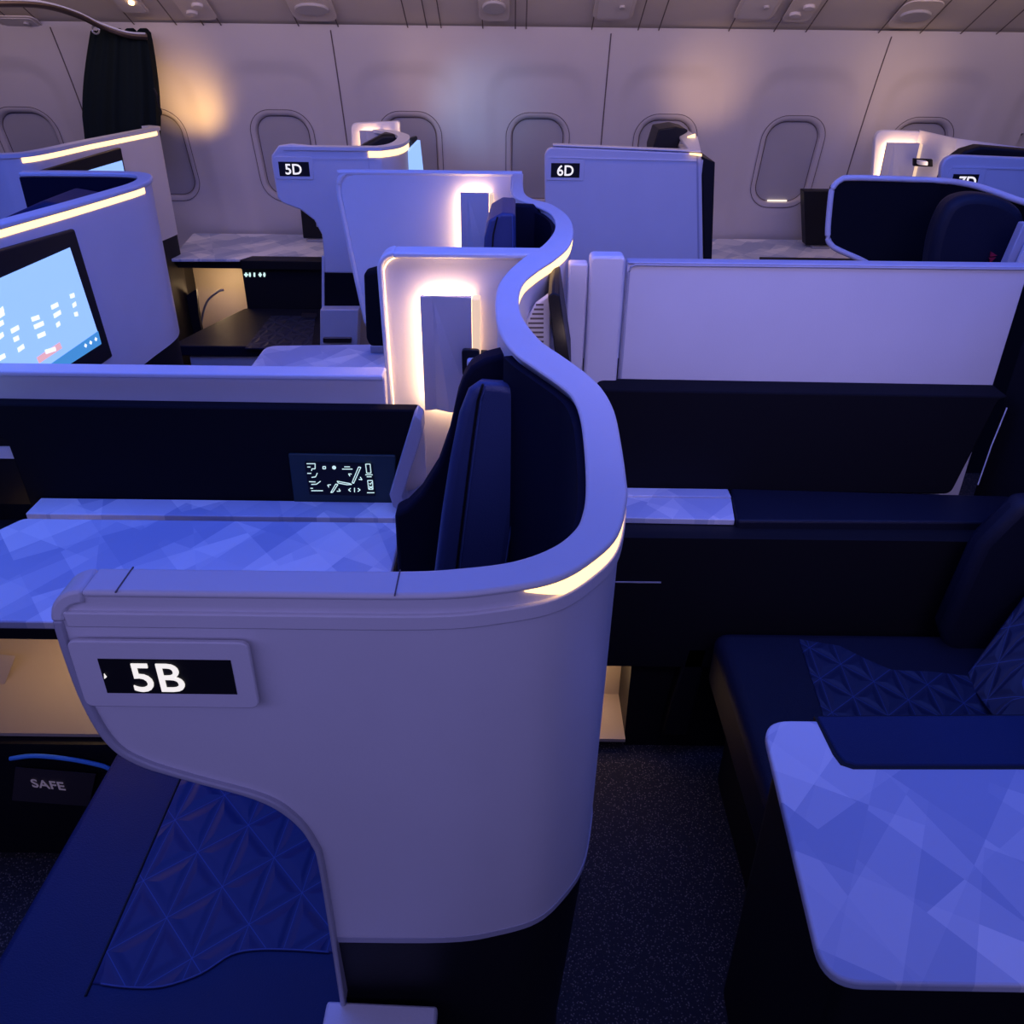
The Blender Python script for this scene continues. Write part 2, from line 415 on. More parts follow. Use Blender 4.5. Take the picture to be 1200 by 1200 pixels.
# ================================================================== suite shells
def sign(parent, txt, x0, x1, z0, z1, D, px0, px1, pz0, pz1, tx, tz, size, bold=.001):
    pl = obj('sign_plate', pxz(rnd([(px0, pz0), (px1, pz0), (px1, pz1), (px0, pz1)], (pz1-pz0)*.12), D-.003, D+.002), M['white'], parent, bevel=.0012)
    obj('display', pxz([(x0, z0), (x1, z0), (x1, z1), (x0, z1)], D-.0036, D-.002), M['black'], pl)
    t = text('seat_number', txt, size, M['sign'], pl, (tx, D-.0042, tz), (1, 0, 0), (0, 0, 1), bold=bold*.6)
    return pl
def lamp(parent, x0, x1, z0, z1, D, hot='warmhot'):
    """reading light: faceted plate standing off the panel with an LED edge behind it"""
    y = lambda d: D-.03-d
    w = x1-x0; a = x0+w*.24; c = x0+w*.52
    V = [(x0, D-.026, z0), (x1, D-.026, z0), (x1, D-.026, z1), (x0, D-.026, z1),
         (x0, y(.012), z0), (x0, y(.012), z1), (a, y(.004), z1), (a, y(.006), z0), (c, y(.022), z0), (x1, y(.014), z1), (x1, y(.014), z0)]
    F = [(0, 1, 2, 3), (4, 5, 6, 7), (6, 8, 7), (6, 9, 10, 8), (0, 4, 7, 8, 10, 1), (3, 2, 9, 6, 5), (0, 3, 5, 4), (1, 10, 9, 2)]
    pl = obj('reading_light', (V, F), M['lamp'], parent, smooth=False)
    obj('lit_side', box(x1+.001, x1+w*.17, D-.042, D-.006, z0+.004, z1-.004), M['litside'], pl, bevel=.002)  # lit right face of the plate, its brightness painted as emission
    e = .004
    obj('led_edge', box(x0+e, x1-e, D-.025, D-.006, z0+e, z1-e), M[hot], pl, smooth=False)
    return pl

# ---- near double shell (5B and the row behind it), one S-curved wall
OUT = [(-.371, .600), (-.22, .600), (-.073, .601), (-.009, .611), (.041, .629), (.076, .663), (.104, .709), (.120, .778), (.124, .822), (.128, .915), (.129, 1.009), (.119, 1.088), (.098, 1.152), (.070, 1.215), (.041, 1.281), (.015, 1.394), (.008, 1.504), (.018, 1.618), (.048, 1.715), (.085, 1.808), (.120, 1.927), (.138, 2.077), (.134, 2.249), (.100, 2.400), (.050, 2.480), (.028, 2.56), (.022, 2.70), (.024, 2.93)]
INN = [(-.371, .637), (-.22, .637), (-.101, .638), (-.051, .643), (.001, .656), (.038, .681), (.061, .713), (.071, .745), (.078, .795), (.083, .891), (.084, .989), (.077, 1.056), (.060, 1.102), (.031, 1.160), (-.003, 1.232), (-.024, 1.325), (-.033, 1.45), (-.032, 1.574), (-.017, 1.679), (.015, 1.800), (.058, 1.915), (.088, 2.047), (.098, 2.173), (.086, 2.300), (.040, 2.415), (.000, 2.50), (-.010, 2.60), (-.012, 2.93)]
O = [tuple(p) for p in smooth_path(OUT, 5)]; I = [tuple(p) for p in smooth_path(INN, 5)]
shell = thing('suite_shell', 'large white S-curved suite shell marked 5B in the foreground', 'seat shell', (0, .62, 0))
# bottom edge of the near panel: overhangs the seat entry on the left
EDGE = [(-.402, 1.150), (-.399, 1.088), (-.388, 1.040), (-.366, 1.016), (-.323, .994), (-.255, .967), (-.222, .938), (-.204, .898), (-.1995, .843)]
def lerp_edge(x):
    if x < -.1995:
        for (xa, za), (xb, zb) in zip(EDGE, EDGE[1:]):
            if xa <= x <= xb: return za+(zb-za)*(x-xa)/(xb-xa+1e-9)
        return 1.15
    return .722
outer_xs = [-.4015+.0035*i for i in range(0, 10)]+[-.366+.007*i for i in range(0, 20)]+[-.226+.003*i for i in range(9)]+[-.1996, -.1990]
outer_xs = sorted(set(x for x in outer_xs if x < -.1985))
Wp = [(x, .600) for x in outer_xs]+[p for p in O if p[0] > -.19]
def ztop(i):
    x = Wp[i][0]
    if x < -.368 and Wp[i][1] < .61:
        t = (-.368-x)/.034; return 1.214-.036*(1-math.sqrt(max(0, 1-min(1, t)**2)))
    return 1.214
def zbot(i):
    x, y = Wp[i]
    if y < .606 and x < -.1985:
        return min(lerp_edge(x), ztop(i)-.004) if x > -.4016 else ztop(i)-.03
    if y < 1.1: return .722
    return .45
obj('outer_panel', wall(Wp, ztop, zbot, .034, off=-.004, taper=.006), M['white'], shell)
capo = [p for p in O]; capi = [p for p in I]
cap = obj('top_cap', ribbon(capo, capi, 1.2125, 1.22), M['cap'], shell, bevel=.0035, seg=3)
# rolled front corner of the cap and the rim that runs down the entry cut-out
rim = []
for k in range(9):
    a = math.pi/2*k/8; rim.append((-.371-.034*math.sin(a), 1.186+.034*math.cos(a)))
rimin = []
for k in range(9):
    a = math.pi/2*k/8; rimin.append((-.371-.022*math.sin(a), 1.186+.020*math.cos(a)))
obj('cap_corner', pxz(rim+list(reversed(rimin)), .600, .637), M['cap'], shell, bevel=.003)
E2 = [(-.405, 1.186), (-.4055, 1.150), (-.4025, 1.088), (-.391, 1.038), (-.368, 1.010), (-.324, .989), (-.258, .962), (-.226, .934), (-.2085, .896), (-.2035, .843), (-.2035, .60)]
E1 = [(x+.009 if z > .95 else x+.006, z+(.004 if -.37 < x < -.22 else 0)) for x, z in E2]
E2s = [tuple(p) for p in smooth_path(E2, 5)]; E1s = [tuple(p) for p in smooth_path(E1, 5)]
obj('entry_rim', pxz(E2s+list(reversed(E1s)), .601, .640), M['trim'], shell, bevel=.002)
# ridge band under the cap
ib = [i for i, p in enumerate(O) if p[0] > -.38]
band = [p for p in O if (p[1] < 1.15)]
obj('ridge_band', wall([(-.392, .6)]+band, 1.197, 1.181, .006, off=.0005), M['white'], shell, bevel=.0015)
cut = [p for p in O if p[1] < .62 or True]
def strip(lo, hi):
    S = [p for p in O if lo(p)]; n = len(S)
    zt = lambda i: 1.2125
    zb = lambda i: 1.2125-.0175*min(1, math.sin(math.pi*(i+.3)/(n-.4))*2.0)
    return wall(S, zt, zb, .004, off=-.0015)
obj('light_strip', strip(lambda p: p[0] > .010 and p[1] < .95, None), M['warm'], shell)
obj('light_strip', strip(lambda p: 1.30 < p[1] < 2.16, None), M['warm'], shell)
for x in (-.34, -.10):
    obj('cap_seam', box(x-.0006, x+.0006, .5985, .638, 1.2195, 1.2206), M['groove'], shell)
L1 = [p for p in I if p[1] < 1.25 and p[0] > -.19]
obj('inner_lining', wall(L1, 1.2045, .5, .014, off=.006), M['lining'], shell)
L2 = [p for p in I if 1.80 < p[1] < 2.47]
obj('inner_lining', wall(L2, 1.2045, .55, .014, off=.006), M['lining'], shell)
obj('kick_panel', wall([(-.2, .606)]+[(p[0]-.004, p[1]+.006) for p in O if p[0] > -.15 and p[1] < 1.1], .722, .0, .03, off=-.006, taper=.02), M['black'], shell)
obj('base_edge', wall([(-.2, .6)]+[p for p in O if p[0] > -.19 and p[1] < 1.1], .726, .717, .01, off=-.009), M['trim'], shell)
sg = sign(shell, '5B', -.369, -.250, 1.1115, 1.1515, .596, -.393, -.232, 1.094, 1.171, -.3445, 1.1150, .0465, bold=.0004)
obj('mark', pxz([(-.3675, 1.129), (-.365, 1.131), (-.3665, 1.135)], .5915, .5925), M['sign'], sg)
# lamp panel across the suite at D 1.86
P2 = rnd([(-.294, .50), (.04, .50), (.04, 1.206), (-.294, 1.206)], [0, 0, .01, .035])
lp = obj('cross_panel', pxz(P2, 1.86, 1.885), M['white'], shell, bevel=.003)
fr = rnd([(-.294, .50), (.03, .50), (.03, 1.22), (-.294, 1.22)], [0, 0, .004, .045])
fi = rnd([(-.286, .50), (.03, .50), (.03, 1.208), (-.286, 1.208)], [0, 0, .004, .038])
n = 7
obj('panel_cap', ribbon([(-.26, 1.845), (.06, 1.845)], [(-.26, 1.905), (.06, 1.905)], 1.206, 1.2185), M['cap'], shell, bevel=.004)
arc_o = [(-.258-.038*math.sin(math.pi/2*k/8), 1.182+.038*math.cos(math.pi/2*k/8)) for k in range(9)]+[(-.290, .6)]
arc_i = [(-.258-.026*math.sin(math.pi/2*k/8), 1.182+.026*math.cos(math.pi/2*k/8)) for k in range(9)]+[(-.278, .6)]
obj('panel_rim', pxz(arc_o+list(reversed(arc_i)), 1.845, 1.905), M['cap'], shell, bevel=.004)
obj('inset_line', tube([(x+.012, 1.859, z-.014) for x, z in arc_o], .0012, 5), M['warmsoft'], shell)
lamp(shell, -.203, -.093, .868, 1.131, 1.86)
so = obj('power_outlet', pxz(rnd(px_xz([(541, 409), (562, 410), (562, 441), (542, 440)], 1.79), .008), 1.785, 1.80), M['black'], shell, bevel=.002)
obj('plug', pxz(rnd(px_xz([(547, 422), (566, 421), (566, 436), (548, 437)], 1.77), .006), 1.765, 1.785), M['tabledge'], so, bevel=.002)
obj('outlet_stem', box(-.075, -.06, 1.80, 1.859, .97, 1.0), M['black'], so)
# second lamp panel further back
P3 = rnd([(-.515, .70), (.02, .70), (.02, 1.22), (-.578, 1.212)], [.01, 0, .01, .07])
obj('cross_panel', pxz(P3, 2.93, 2.955), M['white'], shell, bevel=.003)
R3 = smooth_path([(-.50, .70), (-.520, .72), (-.572, 1.10), (-.5775, 1.15), (-.577, 1.178), (-.568, 1.200), (-.550, 1.2125), (-.525, 1.217), (.02, 1.217)], 5)
obj('panel_rim', tube([(p[0], 2.935, p[1]) for p in R3], .009, 8), M['cap'], shell)
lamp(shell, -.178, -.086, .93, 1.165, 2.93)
# speaker slots and monitor of the suite behind, mounted on the outer side of the S
pa, pb = Vector((.015, 1.394, 0)), Vector((.085, 1.808, 0))
def on_outer(px, py):
    d = (pb-pa).normalized(); nn = (-d.y, d.x)
    return at(px, py, plane=((pa.x, pa.y), nn))
slots = []
for k in range(9):
    q = Vector((.030, 1.56, 1.085-.018*k))
    slots.append(box(.036+.003*k, .060+.003*k, 1.60, 1.64, 1.095-.0155*k, 1.103-.0155*k))
grille_plate = [at(612, 405, D=1.66), at(645, 420, D=1.66), at(645, 345, D=1.66), at(628, 357, D=1.66), at(616, 378, D=1.66)]
gp = obj('speaker_panel', extrude(grille_plate, (0, .02, 0)), M['white'], shell, bevel=.003)
V = []
for k in range(11):
    y = 356+5.4*k; xl = 628-min(14, k*2.2) if k < 7 else 616
    a, b = at(max(xl, 617), y, D=1.658), at(637, y, D=1.658)
    V.append(extrude([a, b, b-Vector((0, 0, .0036)), a-Vector((0, 0, .0036))], (0, -.001, 0)))
obj('speaker_slots', join(*V), M['groove'], gp, smooth=False)
mon = [at(642, 347, D=1.62), at(648, 343, D=1.62), at(656, 346, D=1.62), at(670, 440, D=1.62), at(652, 430, D=1.62)]
mo = obj('monitor', extrude(mon, (.01, .22, 0)), M['black'], shell, bevel=.003)

# ---- divider between the two centre seats of row 5
dv = thing('privacy_divider', 'low pale divider behind the 5B console with a dark padded lower face', 'divider', (-.7, 1.75, .66))
z1 = .975
obj('panel', box(-1.35, -.282, 1.755, 1.79, .66, z1-.002), M['white'], dv, bevel=.003)
obj('top_rail', box(-1.35, -.283, 1.745, 1.80, z1-.008, z1+.004), M['cap'], dv, bevel=.004, seg=3)
def dpx(pts, D): return px_xz(pts, D)
pad = rnd(dpx([(-60, 472), (494, 480), (459, 575), (462, 600), (38, 594), (8, 512), (-60, 512)], 1.72), [0, .012, .02, 0, 0, .02, 0])
obj('dark_pad', pxz(pad, 1.715, 1.752), M['dark'], dv, bevel=.004)
obj('end_block', box(-1.36, -1.0, 1.725, 1.7545, .66, .905), M['black'], dv, smooth=False)
obj('end_strip', box(-1.36, -1.075, 1.722, 1.7245, .78, .81), M['cap'], dv, smooth=False)
cp = obj('control_panel', pxz(rnd(dpx([(338, 531), (464, 533), (462, 598), (346, 595)], 1.712), .004), 1.708, 1.716), M['teal'] if 'teal' in M else M['black'], dv, bevel=.002)
sc = obj('display', pxz(dpx([(357, 542), (436, 544), (440, 581), (363, 579)], 1.706), 1.704, 1.709), M['black'], cp)
def icon_px(segs, w):
    pts = []
    for a, b in segs:
        A = at(320+a[0]/6, 500+a[1]/6, D=1.702); B = at(320+b[0]/6, 500+b[1]/6, D=1.702)
        pts.append(((A.x, A.z), (B.x, B.z)))
    return bars(pts, w, 0, thick=.0008, o=(0, 1.7035, 0))
def poly(*p, close=False):
    s = list(zip(p, p[1:]))
    if close: s.append((p[-1], p[0]))
    return s
seg = []
seg += poly((235, 262), (295, 262), (295, 298), (272, 298), (270, 312)) + poly((240, 285), (262, 285))
seg += poly((240, 330), (268, 330)) + poly((270, 358), (298, 355), (310, 328))
seg += poly((252, 388), (298, 390)) + poly((268, 408), (305, 406), (333, 385))
seg += poly((262, 435), (280, 435)) + poly((268, 452), (350, 452))
seg += poly((405, 465), (440, 405), (455, 408), (420, 462), close=True)
seg += poly((450, 385), (540, 402), (552, 408), (520, 410), (458, 398), close=True)
seg += poly((555, 395), (600, 285), (616, 288), (566, 400), close=True)
seg += poly((552, 335), (530, 333), (540, 350)) + poly((612, 355), (625, 375), (602, 372))
seg += poly((405, 410), (383, 412), (392, 428)) + poly((462, 438), (472, 455), (448, 456))
seg += poly((545, 435), (530, 446), (545, 458)) + poly((572, 432), (572, 462)) + poly((595, 435), (612, 446), (595, 458))
seg += poly((500, 284), (540, 284)) + poly((485, 300), (558, 300))
seg += poly((650, 265), (682, 265), (688, 328), (658, 328), close=True) + poly((648, 340), (700, 340)) + poly((658, 354), (692, 354))
seg += poly((664, 380), (698, 380), (702, 442), (672, 442), close=True) + poly((676, 400), (684, 408), (694, 392)) + poly((676, 420), (698, 436)) + poly((698, 420), (676, 436)) + poly((660, 466), (712, 466))
seg += poly((350, 282), (368, 282), (368, 298), (350, 298), close=True)
obj('icons', icon_px(seg, .0019), M['icon'], sc, smooth=False)
dd = at(391.5, 548, D=1.703)
obj('indicator_light', pxz([(dd.x+.0045*math.cos(a), dd.z+.0045*math.sin(a)) for a in [2*math.pi*i/14 for i in range(14)]], 1.7025, 1.7038), M['icon'], sc)
# cowl of the storage nook at the end of the divider
co = px_xz([(489, 478), (496, 484), (497, 500), (474, 572), (476, 580), (484, 578), (500, 566), (500, 582), (480, 596), (463, 584), (459, 570), (485, 485)], 1.70)
obj('nook_rim', pxz(co, 1.66, 1.72), M['trim'], dv, bevel=.003)
nk = px_xz([(496, 484), (500, 566), (484, 582), (474, 582), (471, 572)], 1.73)
obj('storage_nook', pxz(nk, 1.73, 1.734), M['warmwhite'], dv)

# ---- console of 5B
cs = thing('console_table', 'white console with printed facets beside seat 5B, in front of the low divider', 'console', (-.65, 1.45, 0))
tp = rnd([(-1.30, 1.256), (-.243, 1.256), (-.243, 1.628), (-1.085, 1.628)], [.02, .01, .01, .02])
t1 = obj('table_top', pxy(tp, .662, .68), M['table'], cs, bevel=.003)
obj('back_ledge', box(-1.085, -.243, 1.640, 1.712, .66, .685), M['table'], cs, bevel=.002)
obj('front_lip', box(-1.30, -.24, 1.262, 1.63, .632, .660), M['black'], cs, bevel=.004)
obj('cabinet', join(box(-.66, -.243, 1.27, 1.70, .02, .632), box(-1.35, -.66, 1.27, 1.70, .02, .355), box(-1.35, -.66, 1.66, 1.70, .355, .632), box(-1.35, -1.30, 1.27, 1.66, .355, .632)), M['black'], cs, smooth=False)
obj('shelf_nook', join(box(-1.298, -.668, 1.645, 1.655, .365, .63), box(-1.298, -.668, 1.29, 1.645, .357, .365), box(-.676, -.668, 1.29, 1.645, .365, .63)), M['beige'], cs, smooth=False)
obj('nook_light', box(-1.2, -.7, 1.60, 1.63, .624, .631), M['warmsoft'], cs, smooth=False)
# instruction leaflet on the shelf
lf = at(8, 785, D=1.5)
q0 = [at(-40, 765, D=1.50), at(18, 770, D=1.50), at(2, 812, D=1.42), at(-40, 812, D=1.42)]
bl = obj('leaflet', extrude(q0, (0, .002, .002)), M['beige'])
tag(bl, 'small printed beige leaflet propped in the warm lit shelf nook at the left edge', 'leaflet')
V = []
for k in range(5):
    a = at(-10, 774+7*k, D=1.49-.012*k); b = at(14-3.2*k, 778+6*k, D=1.49-.012*k)
    V.append(extrude([a, b, b-Vector((0, 0, .003)), a-Vector((0, 0, .003))], (0, -.001, 0)))
obj('print', join(*V), M['shade'], bl, smooth=False)
# card in the pocket below
c0 = [at(18, 900, D=1.255), at(112, 908, D=1.255), at(104, 945, D=1.255), at(14, 938, D=1.255)]
cdn = obj('safety_card', extrude(c0, (0, .003, 0)), M['card'])
tag(cdn, 'dark card lettered SAFE in the pocket under the 5B console', 'card')
a, b = at(36, 916, D=1.254), at(84, 921, D=1.254)
text('lettering', 'SAFE', .033, M['iconsoft'], cdn, (a.x, 1.253, a.z-.014), (b.x-a.x, 0, b.z-a.z), (0, 0, 1), bold=.0002)
cr = obj('cord', tube(smooth_path([tuple(at(x, y, D=1.25)) for x, y in ((12, 889), (35, 886), (60, 887), (90, 891), (118, 897), (128, 901))], 5), .0046, 8), M['cord'])
tag(cr, 'bright blue cord lying above the dark SAFE card', 'cord')

# ---- seat 5B
def puv(v): return (v.x, v.y)
st = thing('cabin_recliner', 'navy leather seat 5B with quilted cushion and tall headrest inside the S-curved shell', 'seat', (-.4, 1.0, 0))
cu = rnd([(-.755, .645), (-.215, .645), (-.02, .70), (.0, 1.24), (-.742, 1.24)], [.02, .02, .03, .02, .03])
obj('seat_cushion', pxy(cu, .31, .446), M['leather'], st, bevel=.03, seg=4)
obj('seat_base', box(-.70, -.02, .68, 1.2, .0, .31), M['black'], st, bevel=.005)
def curve_front():
    pts = [(118, 1152), (150, 1156), (190, 1155), (235, 1140), (270, 1118), (300, 1112), (340, 1112), (385, 1115)]
    return [tuple(at(x, y, z=.45)[:2]) for x, y in pts]
cf = [tuple(p) for p in smooth_path(curve_front(), 4)]
qv = [(-.597, 1.23), (-.594, cf[0][1])]+cf[1:]+[(-.05, .77), (-.05, 1.23)]
qo = obj('quilted_panel', pxy(qv, .440, .4485), M['quilt'], st, bevel=.002, uv=puv)
obj('seam', tube([(x, y, .4485) for x, y in cf], .0014, 6), M['stitch'], st)
obj('seam', tube([(-.599, 1.22, .4468), (-.596, .70, .4468)], .0022, 6), M['black'], st)
# headrest block, seen edge-on
hb = px_xz([(490, 800), (506, 690), (517, 600), (527, 535), (538, 480), (549, 452), (562, 443), (590, 445), (606, 452), (611, 500), (612, 555), (604, 610), (592, 690), (575, 800)], 1.22)
hr = obj('headrest', extrude([(x, 1.21, z) for x, z in hb], (0, .12, -.043)), M['leatherlit'], st, bevel=.016, seg=4)
def hseam(pts, r, m): return obj('seam', tube([tuple(at(x, y, D=1.2085)) for x, y in pts], r, 6), m, hr)
hseam([(532, 690), (543, 600), (553, 520), (560, 470), (566, 450)], .0022, M['black'])
hseam([(536, 690), (547, 600), (557, 520), (564, 470), (569, 452)], .0011, M['stitch'])
hseam([(604, 460), (607, 500), (608, 555), (600, 610), (588, 690)], .0013, M['stitch'])
bk = px_xz([(468, 690), (463, 600), (476, 594), (493, 577), (513, 545), (526, 508), (536, 462), (544, 440), (552, 428), (568, 419), (588, 414), (604, 413), (660, 455), (676, 500), (676, 690)], 1.36)
obj('far_wing', pxz(bk, 1.35, 1.40), M['lining'], st, bevel=.008, seg=3)
obj('backrest', box(-.14, .0, 1.1, 1.33, .44, .74), M['leatherdark'], st, bevel=.03, seg=3)

# ---- little blue ledge at the foot of the shell
lg = thing('armrest_ledge', 'pale blue lit armrest top at the bottom edge below the 5B panel', 'armrest', (-.14, .53, 0))
lq = [at(383, 1172, z=.60), at(513, 1178, z=.60)]
obj('top', pxy([(lq[0].x, .40), (lq[1].x, .40), (lq[1].x, lq[1].y), (lq[0].x, lq[0].y)], .585, .60), M['cap'], lg, bevel=.004)
obj('body', box(lq[0].x+.01, lq[1].x-.01, .41, lq[0].y-.01, .0, .585), M['black'], lg)
#PART3
# ================================================================== row 6 centre (right)
d6 = thing('privacy_divider', 'tall pale privacy divider with thin dark outline, right of the S-curved shell', 'divider', (.66, 1.88, .6))
R6 = px_xz([(737, 306), (1260, 317), (1222, 462), (722, 452)], 1.88)
X1 = 1.12
obj('panel', pxz([(.245, .30), (X1, .30), (X1, 1.192), (.245, 1.192)], 1.88, 1.905), M['white'], d6, bevel=.003)
obj('outline', tube([(.249, 1.878, .82), (.249, 1.878, 1.175), (.254, 1.878, 1.186), (.262, 1.878, 1.190), (X1-.01, 1.878, 1.190)], .0028, 6), M['trim'], d6)
obj('top_rail', box(.245, X1, 1.876, 1.912, 1.191, 1.197), M['trim'], d6, bevel=.003)
obj('pillar', pxz(rnd([(.163, .7), (.238, .7), (.238, 1.212), (.163, 1.212)], [0, 0, .012, .012]), 1.86, 1.91), M['white'], d6, bevel=.006, seg=3)
obj('side_post', box(.118, .160, 1.88, 1.92, .7, 1.19), M['white'], d6, bevel=.004)
pd = rnd([(.14, .69), (1.02, .665), (1.0, .665), (1.16, .99), (.165, 1.003)], 0)
pad6 = rnd(px_xz([(700, 455), (1180, 463), (1168, 468), (1112, 577), (700, 572)], 1.81), [.02, 0, .01, .02, 0])
obj('dark_pad', pxz(pad6, 1.80, 1.875), M['dark'], d6, bevel=.006, seg=3)
obj('bright_edge', tube([tuple(at(x, y, D=1.79)) for x, y in ((1180, 478), (1162, 522), (1146, 568))], .0016, 6), M['tabledge'], d6)

c6 = thing('console_table', 'dark console with a short pale faceted top, below the tall divider on the right', 'console', (.6, 1.68, 0))
lt = px_xy([(700, 582), (857, 584), (861, 609), (700, 606)], .68)
obj('table_top', pxy(lt, .665, .68), M['table'], c6, bevel=.002)
lt2 = px_xy([(700, 571), (853, 573), (857, 582), (700, 580)], .684)
obj('back_ledge', pxy(lt2, .664, .684), M['table'], c6, bevel=.0015)
obj('armrest_lid', pxy(rnd(px_xy([(856, 572), (1230, 582), (1230, 612), (864, 610)], .685), .01), .65, .685), M['leatherdark'], c6, bevel=.008, seg=3)
obj('cabinet', join(box(.10, 1.25, 1.60, 1.80, .30, .664), box(.30, 1.25, 1.64, 1.80, .0, .30)), M['black'], c6, smooth=False)
obj('drawer_line', box(.18, .34, 1.598, 1.600, .545, .548), M['trim'], c6)
obj('footwell_lining', join(box(.10, .30, 1.79, 1.80, .04, .29), box(.10, .30, 1.62, 1.79, .03, .04)), M['beige'], c6, smooth=False)
obj('footwell_light', box(.12, .28, 1.66, 1.70, .283, .292), M['warmsoft'], c6)
foot = [at(775, 775, D=1.6), at(800, 775, D=1.6), at(790, 812, D=1.6), at(775, 855, D=1.6), at(800, 858, D=1.6)]
ld = smooth_path([tuple(at(x, y, D=1.60)) for x, y in ((826, 770), (806, 810), (800, 870))], 4)
obj('footwell_pillar', extrude([at(806, 760, D=1.6), at(830, 760, D=1.6), at(806, 862, D=1.6), at(776, 862, D=1.6), at(790, 812, D=1.6)], (0, .15, 0)), M['black'], c6, bevel=.006)

s6 = thing('cabin_recliner', 'dark navy seat with quilted cushion and backrest in the shadow at the right', 'seat', (.8, 1.25, 0))
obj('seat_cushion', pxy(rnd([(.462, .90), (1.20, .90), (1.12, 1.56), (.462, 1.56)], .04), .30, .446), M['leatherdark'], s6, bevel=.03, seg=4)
obj('seat_base', box(.52, 1.15, .7, 1.52, 0, .30), M['black'], s6, bevel=.01)
q6 = px_xy([(936, 748), (985, 756), (1012, 770), (1045, 784), (1090, 786), (1134, 791), (1175, 845), (1180, 900), (985, 900)], .45)
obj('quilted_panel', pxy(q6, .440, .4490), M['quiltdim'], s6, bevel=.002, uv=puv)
bq = [at(1130, 790, z=.45), at(1180, 850, z=.45)]
nv = [at(1130, 792, D=1.40), at(1172, 845, D=1.22), at(1260, 845, D=1.22), at(1260, 640, D=1.45), at(1205, 694, D=1.43)]
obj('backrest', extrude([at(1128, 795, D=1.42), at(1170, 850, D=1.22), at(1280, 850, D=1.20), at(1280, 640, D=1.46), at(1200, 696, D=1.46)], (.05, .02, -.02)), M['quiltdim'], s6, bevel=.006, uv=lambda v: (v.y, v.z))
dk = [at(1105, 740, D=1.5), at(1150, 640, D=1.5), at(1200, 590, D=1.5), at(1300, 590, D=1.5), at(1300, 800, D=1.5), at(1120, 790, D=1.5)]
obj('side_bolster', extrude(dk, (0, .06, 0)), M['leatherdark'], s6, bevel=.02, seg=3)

sh6 = thing('suite_shell', 'dark inner wall of the suite at the right edge, beside the tall divider', 'seat shell', (1.3, 1.3, 0))
L6 = smooth_path([(1.40, .75), (1.38, 1.1), (1.30, 1.45), (1.22, 1.70), (1.175, 1.87)], 5)
obj('inner_lining', wall([tuple(p) for p in L6], lambda i: 1.19-.0*i, .0, .03), M['dark'], sh6)
obj('top_cap', wall([tuple(p) for p in L6], 1.205, 1.19, .045, off=.008), M['cap'], sh6, bevel=.003)

# near right table
tr = thing('console_table', 'white console top with printed facets and a navy armrest pad, bottom right corner', 'console', (.8, .8, 0))
tt = rnd([(.405, 1.022), (1.35, 1.022), (1.35, .584), (.371, .590)], [.05, 0, 0, .045], 8)
obj('table_top', pxy(tt, .664, .68), M['table'], tr, bevel=.004, seg=3)
ap = px_xy([(957, 840), (1400, 838), (1400, 898), (1003, 898), (990, 894), (981, 884)], .681)
obj('armrest_pad', pxy(ap, .672, .6835), M['leather'], tr, bevel=.003)
obj('pad_gap', pxy(px_xy([(954, 839), (1400, 836), (1400, 901), (1000, 901), (985, 896), (976, 884)], .681), .672, .6812), M['black'], tr)
obj('cabinet', pxy(rnd([(.425, 1.00), (1.35, 1.00), (1.35, .61), (.41, .61)], .03), 0, .664), M['black'], tr, bevel=.005)

# ================================================================== row 4 centre (left)
s4 = thing('suite_shell', 'white curved suite shell with a large lit blue screen, left of the centre consoles', 'seat shell', (-1.25, 2.4, 0))
A4, B4 = Vector((-1.218, 2.081)), Vector((-1.106, 2.657)); dr = (B4-A4).normalized(); nr = Vector((dr.y, -dr.x))
P4 = [(-1.285, 1.80), (-1.262, 1.86), (-1.218, 2.081), (-1.165, 2.32), (-1.125, 2.53), (-1.106, 2.657), (-1.115, 2.76), (-1.16, 2.85), (-1.25, 2.885), (-1.42, 2.885), (-1.52, 2.88), (-1.565, 2.872)]
P4 = [tuple(p) for p in smooth_path(P4, 5)]
zb4 = lambda i: .70+.03*sst(2.2, 2.66, P4[i][1])
obj('outer_panel', wall(P4, 1.206, zb4, .03, off=-.003), M['white'], s4)
N4 = normals(P4)
obj('top_cap', ribbon([(p[0]+n.x*.004, p[1]+n.y*.004) for p, n in zip(P4, N4)], [(p[0]-n.x*.040, p[1]-n.y*.040) for p, n in zip(P4, N4)], 1.206, 1.22), M['cap'], s4, bevel=.004)
obj('inner_lining', wall([(p[0]-n.x*.034, p[1]-n.y*.034) for p, n in zip(P4, N4)], 1.205, .6, .008), M['lining'], s4)
obj('kick_panel', wall([(p[0]-n.x*.01, p[1]-n.y*.01) for p, n in zip(P4, N4)], zb4, 0, .03), M['black'], s4)
S4 = [p for p in P4 if 1.5 < p[1] < 2.70 and p[0] > -1.40]
obj('light_strip', wall(S4, 1.2055, 1.189, .004, off=-.001), M['warm'], s4)
def on4(px, py, off=0):
    a = A4+nr*off
    return at(px, py, plane=((a.x, a.y), (nr.x, nr.y)))
mon4 = [on4(88, 268, .012), on4(133, 418, .012), on4(60, 470, .012), on4(-160, 600, .012), on4(-160, 340, .012)]
f4 = obj('monitor', extrude(mon4, (-nr.x*.02, -nr.y*.02, 0)), M['black'], s4, bevel=.006, seg=3)
scr = [on4(82, 290, .0135), on4(119, 403, .0135), on4(60, 441, .0135), on4(-150, 565, .0135), on4(-150, 392, .0135)]
sc4 = obj('display', extrude(scr, (-nr.x*.001, -nr.y*.001, 0)), M['screen'], f4, smooth=False)
br = [on4(115, 388, .0145), on4(119, 403, .0145), on4(60, 441, .0145), on4(-150, 565, .0145), on4(-150, 545, .0145), on4(50, 433, .0145)]
obj('menu_bar', extrude(br, (-nr.x*.0006, -nr.y*.0006, 0)), M['screenbar'], f4, smooth=False)
tx = []
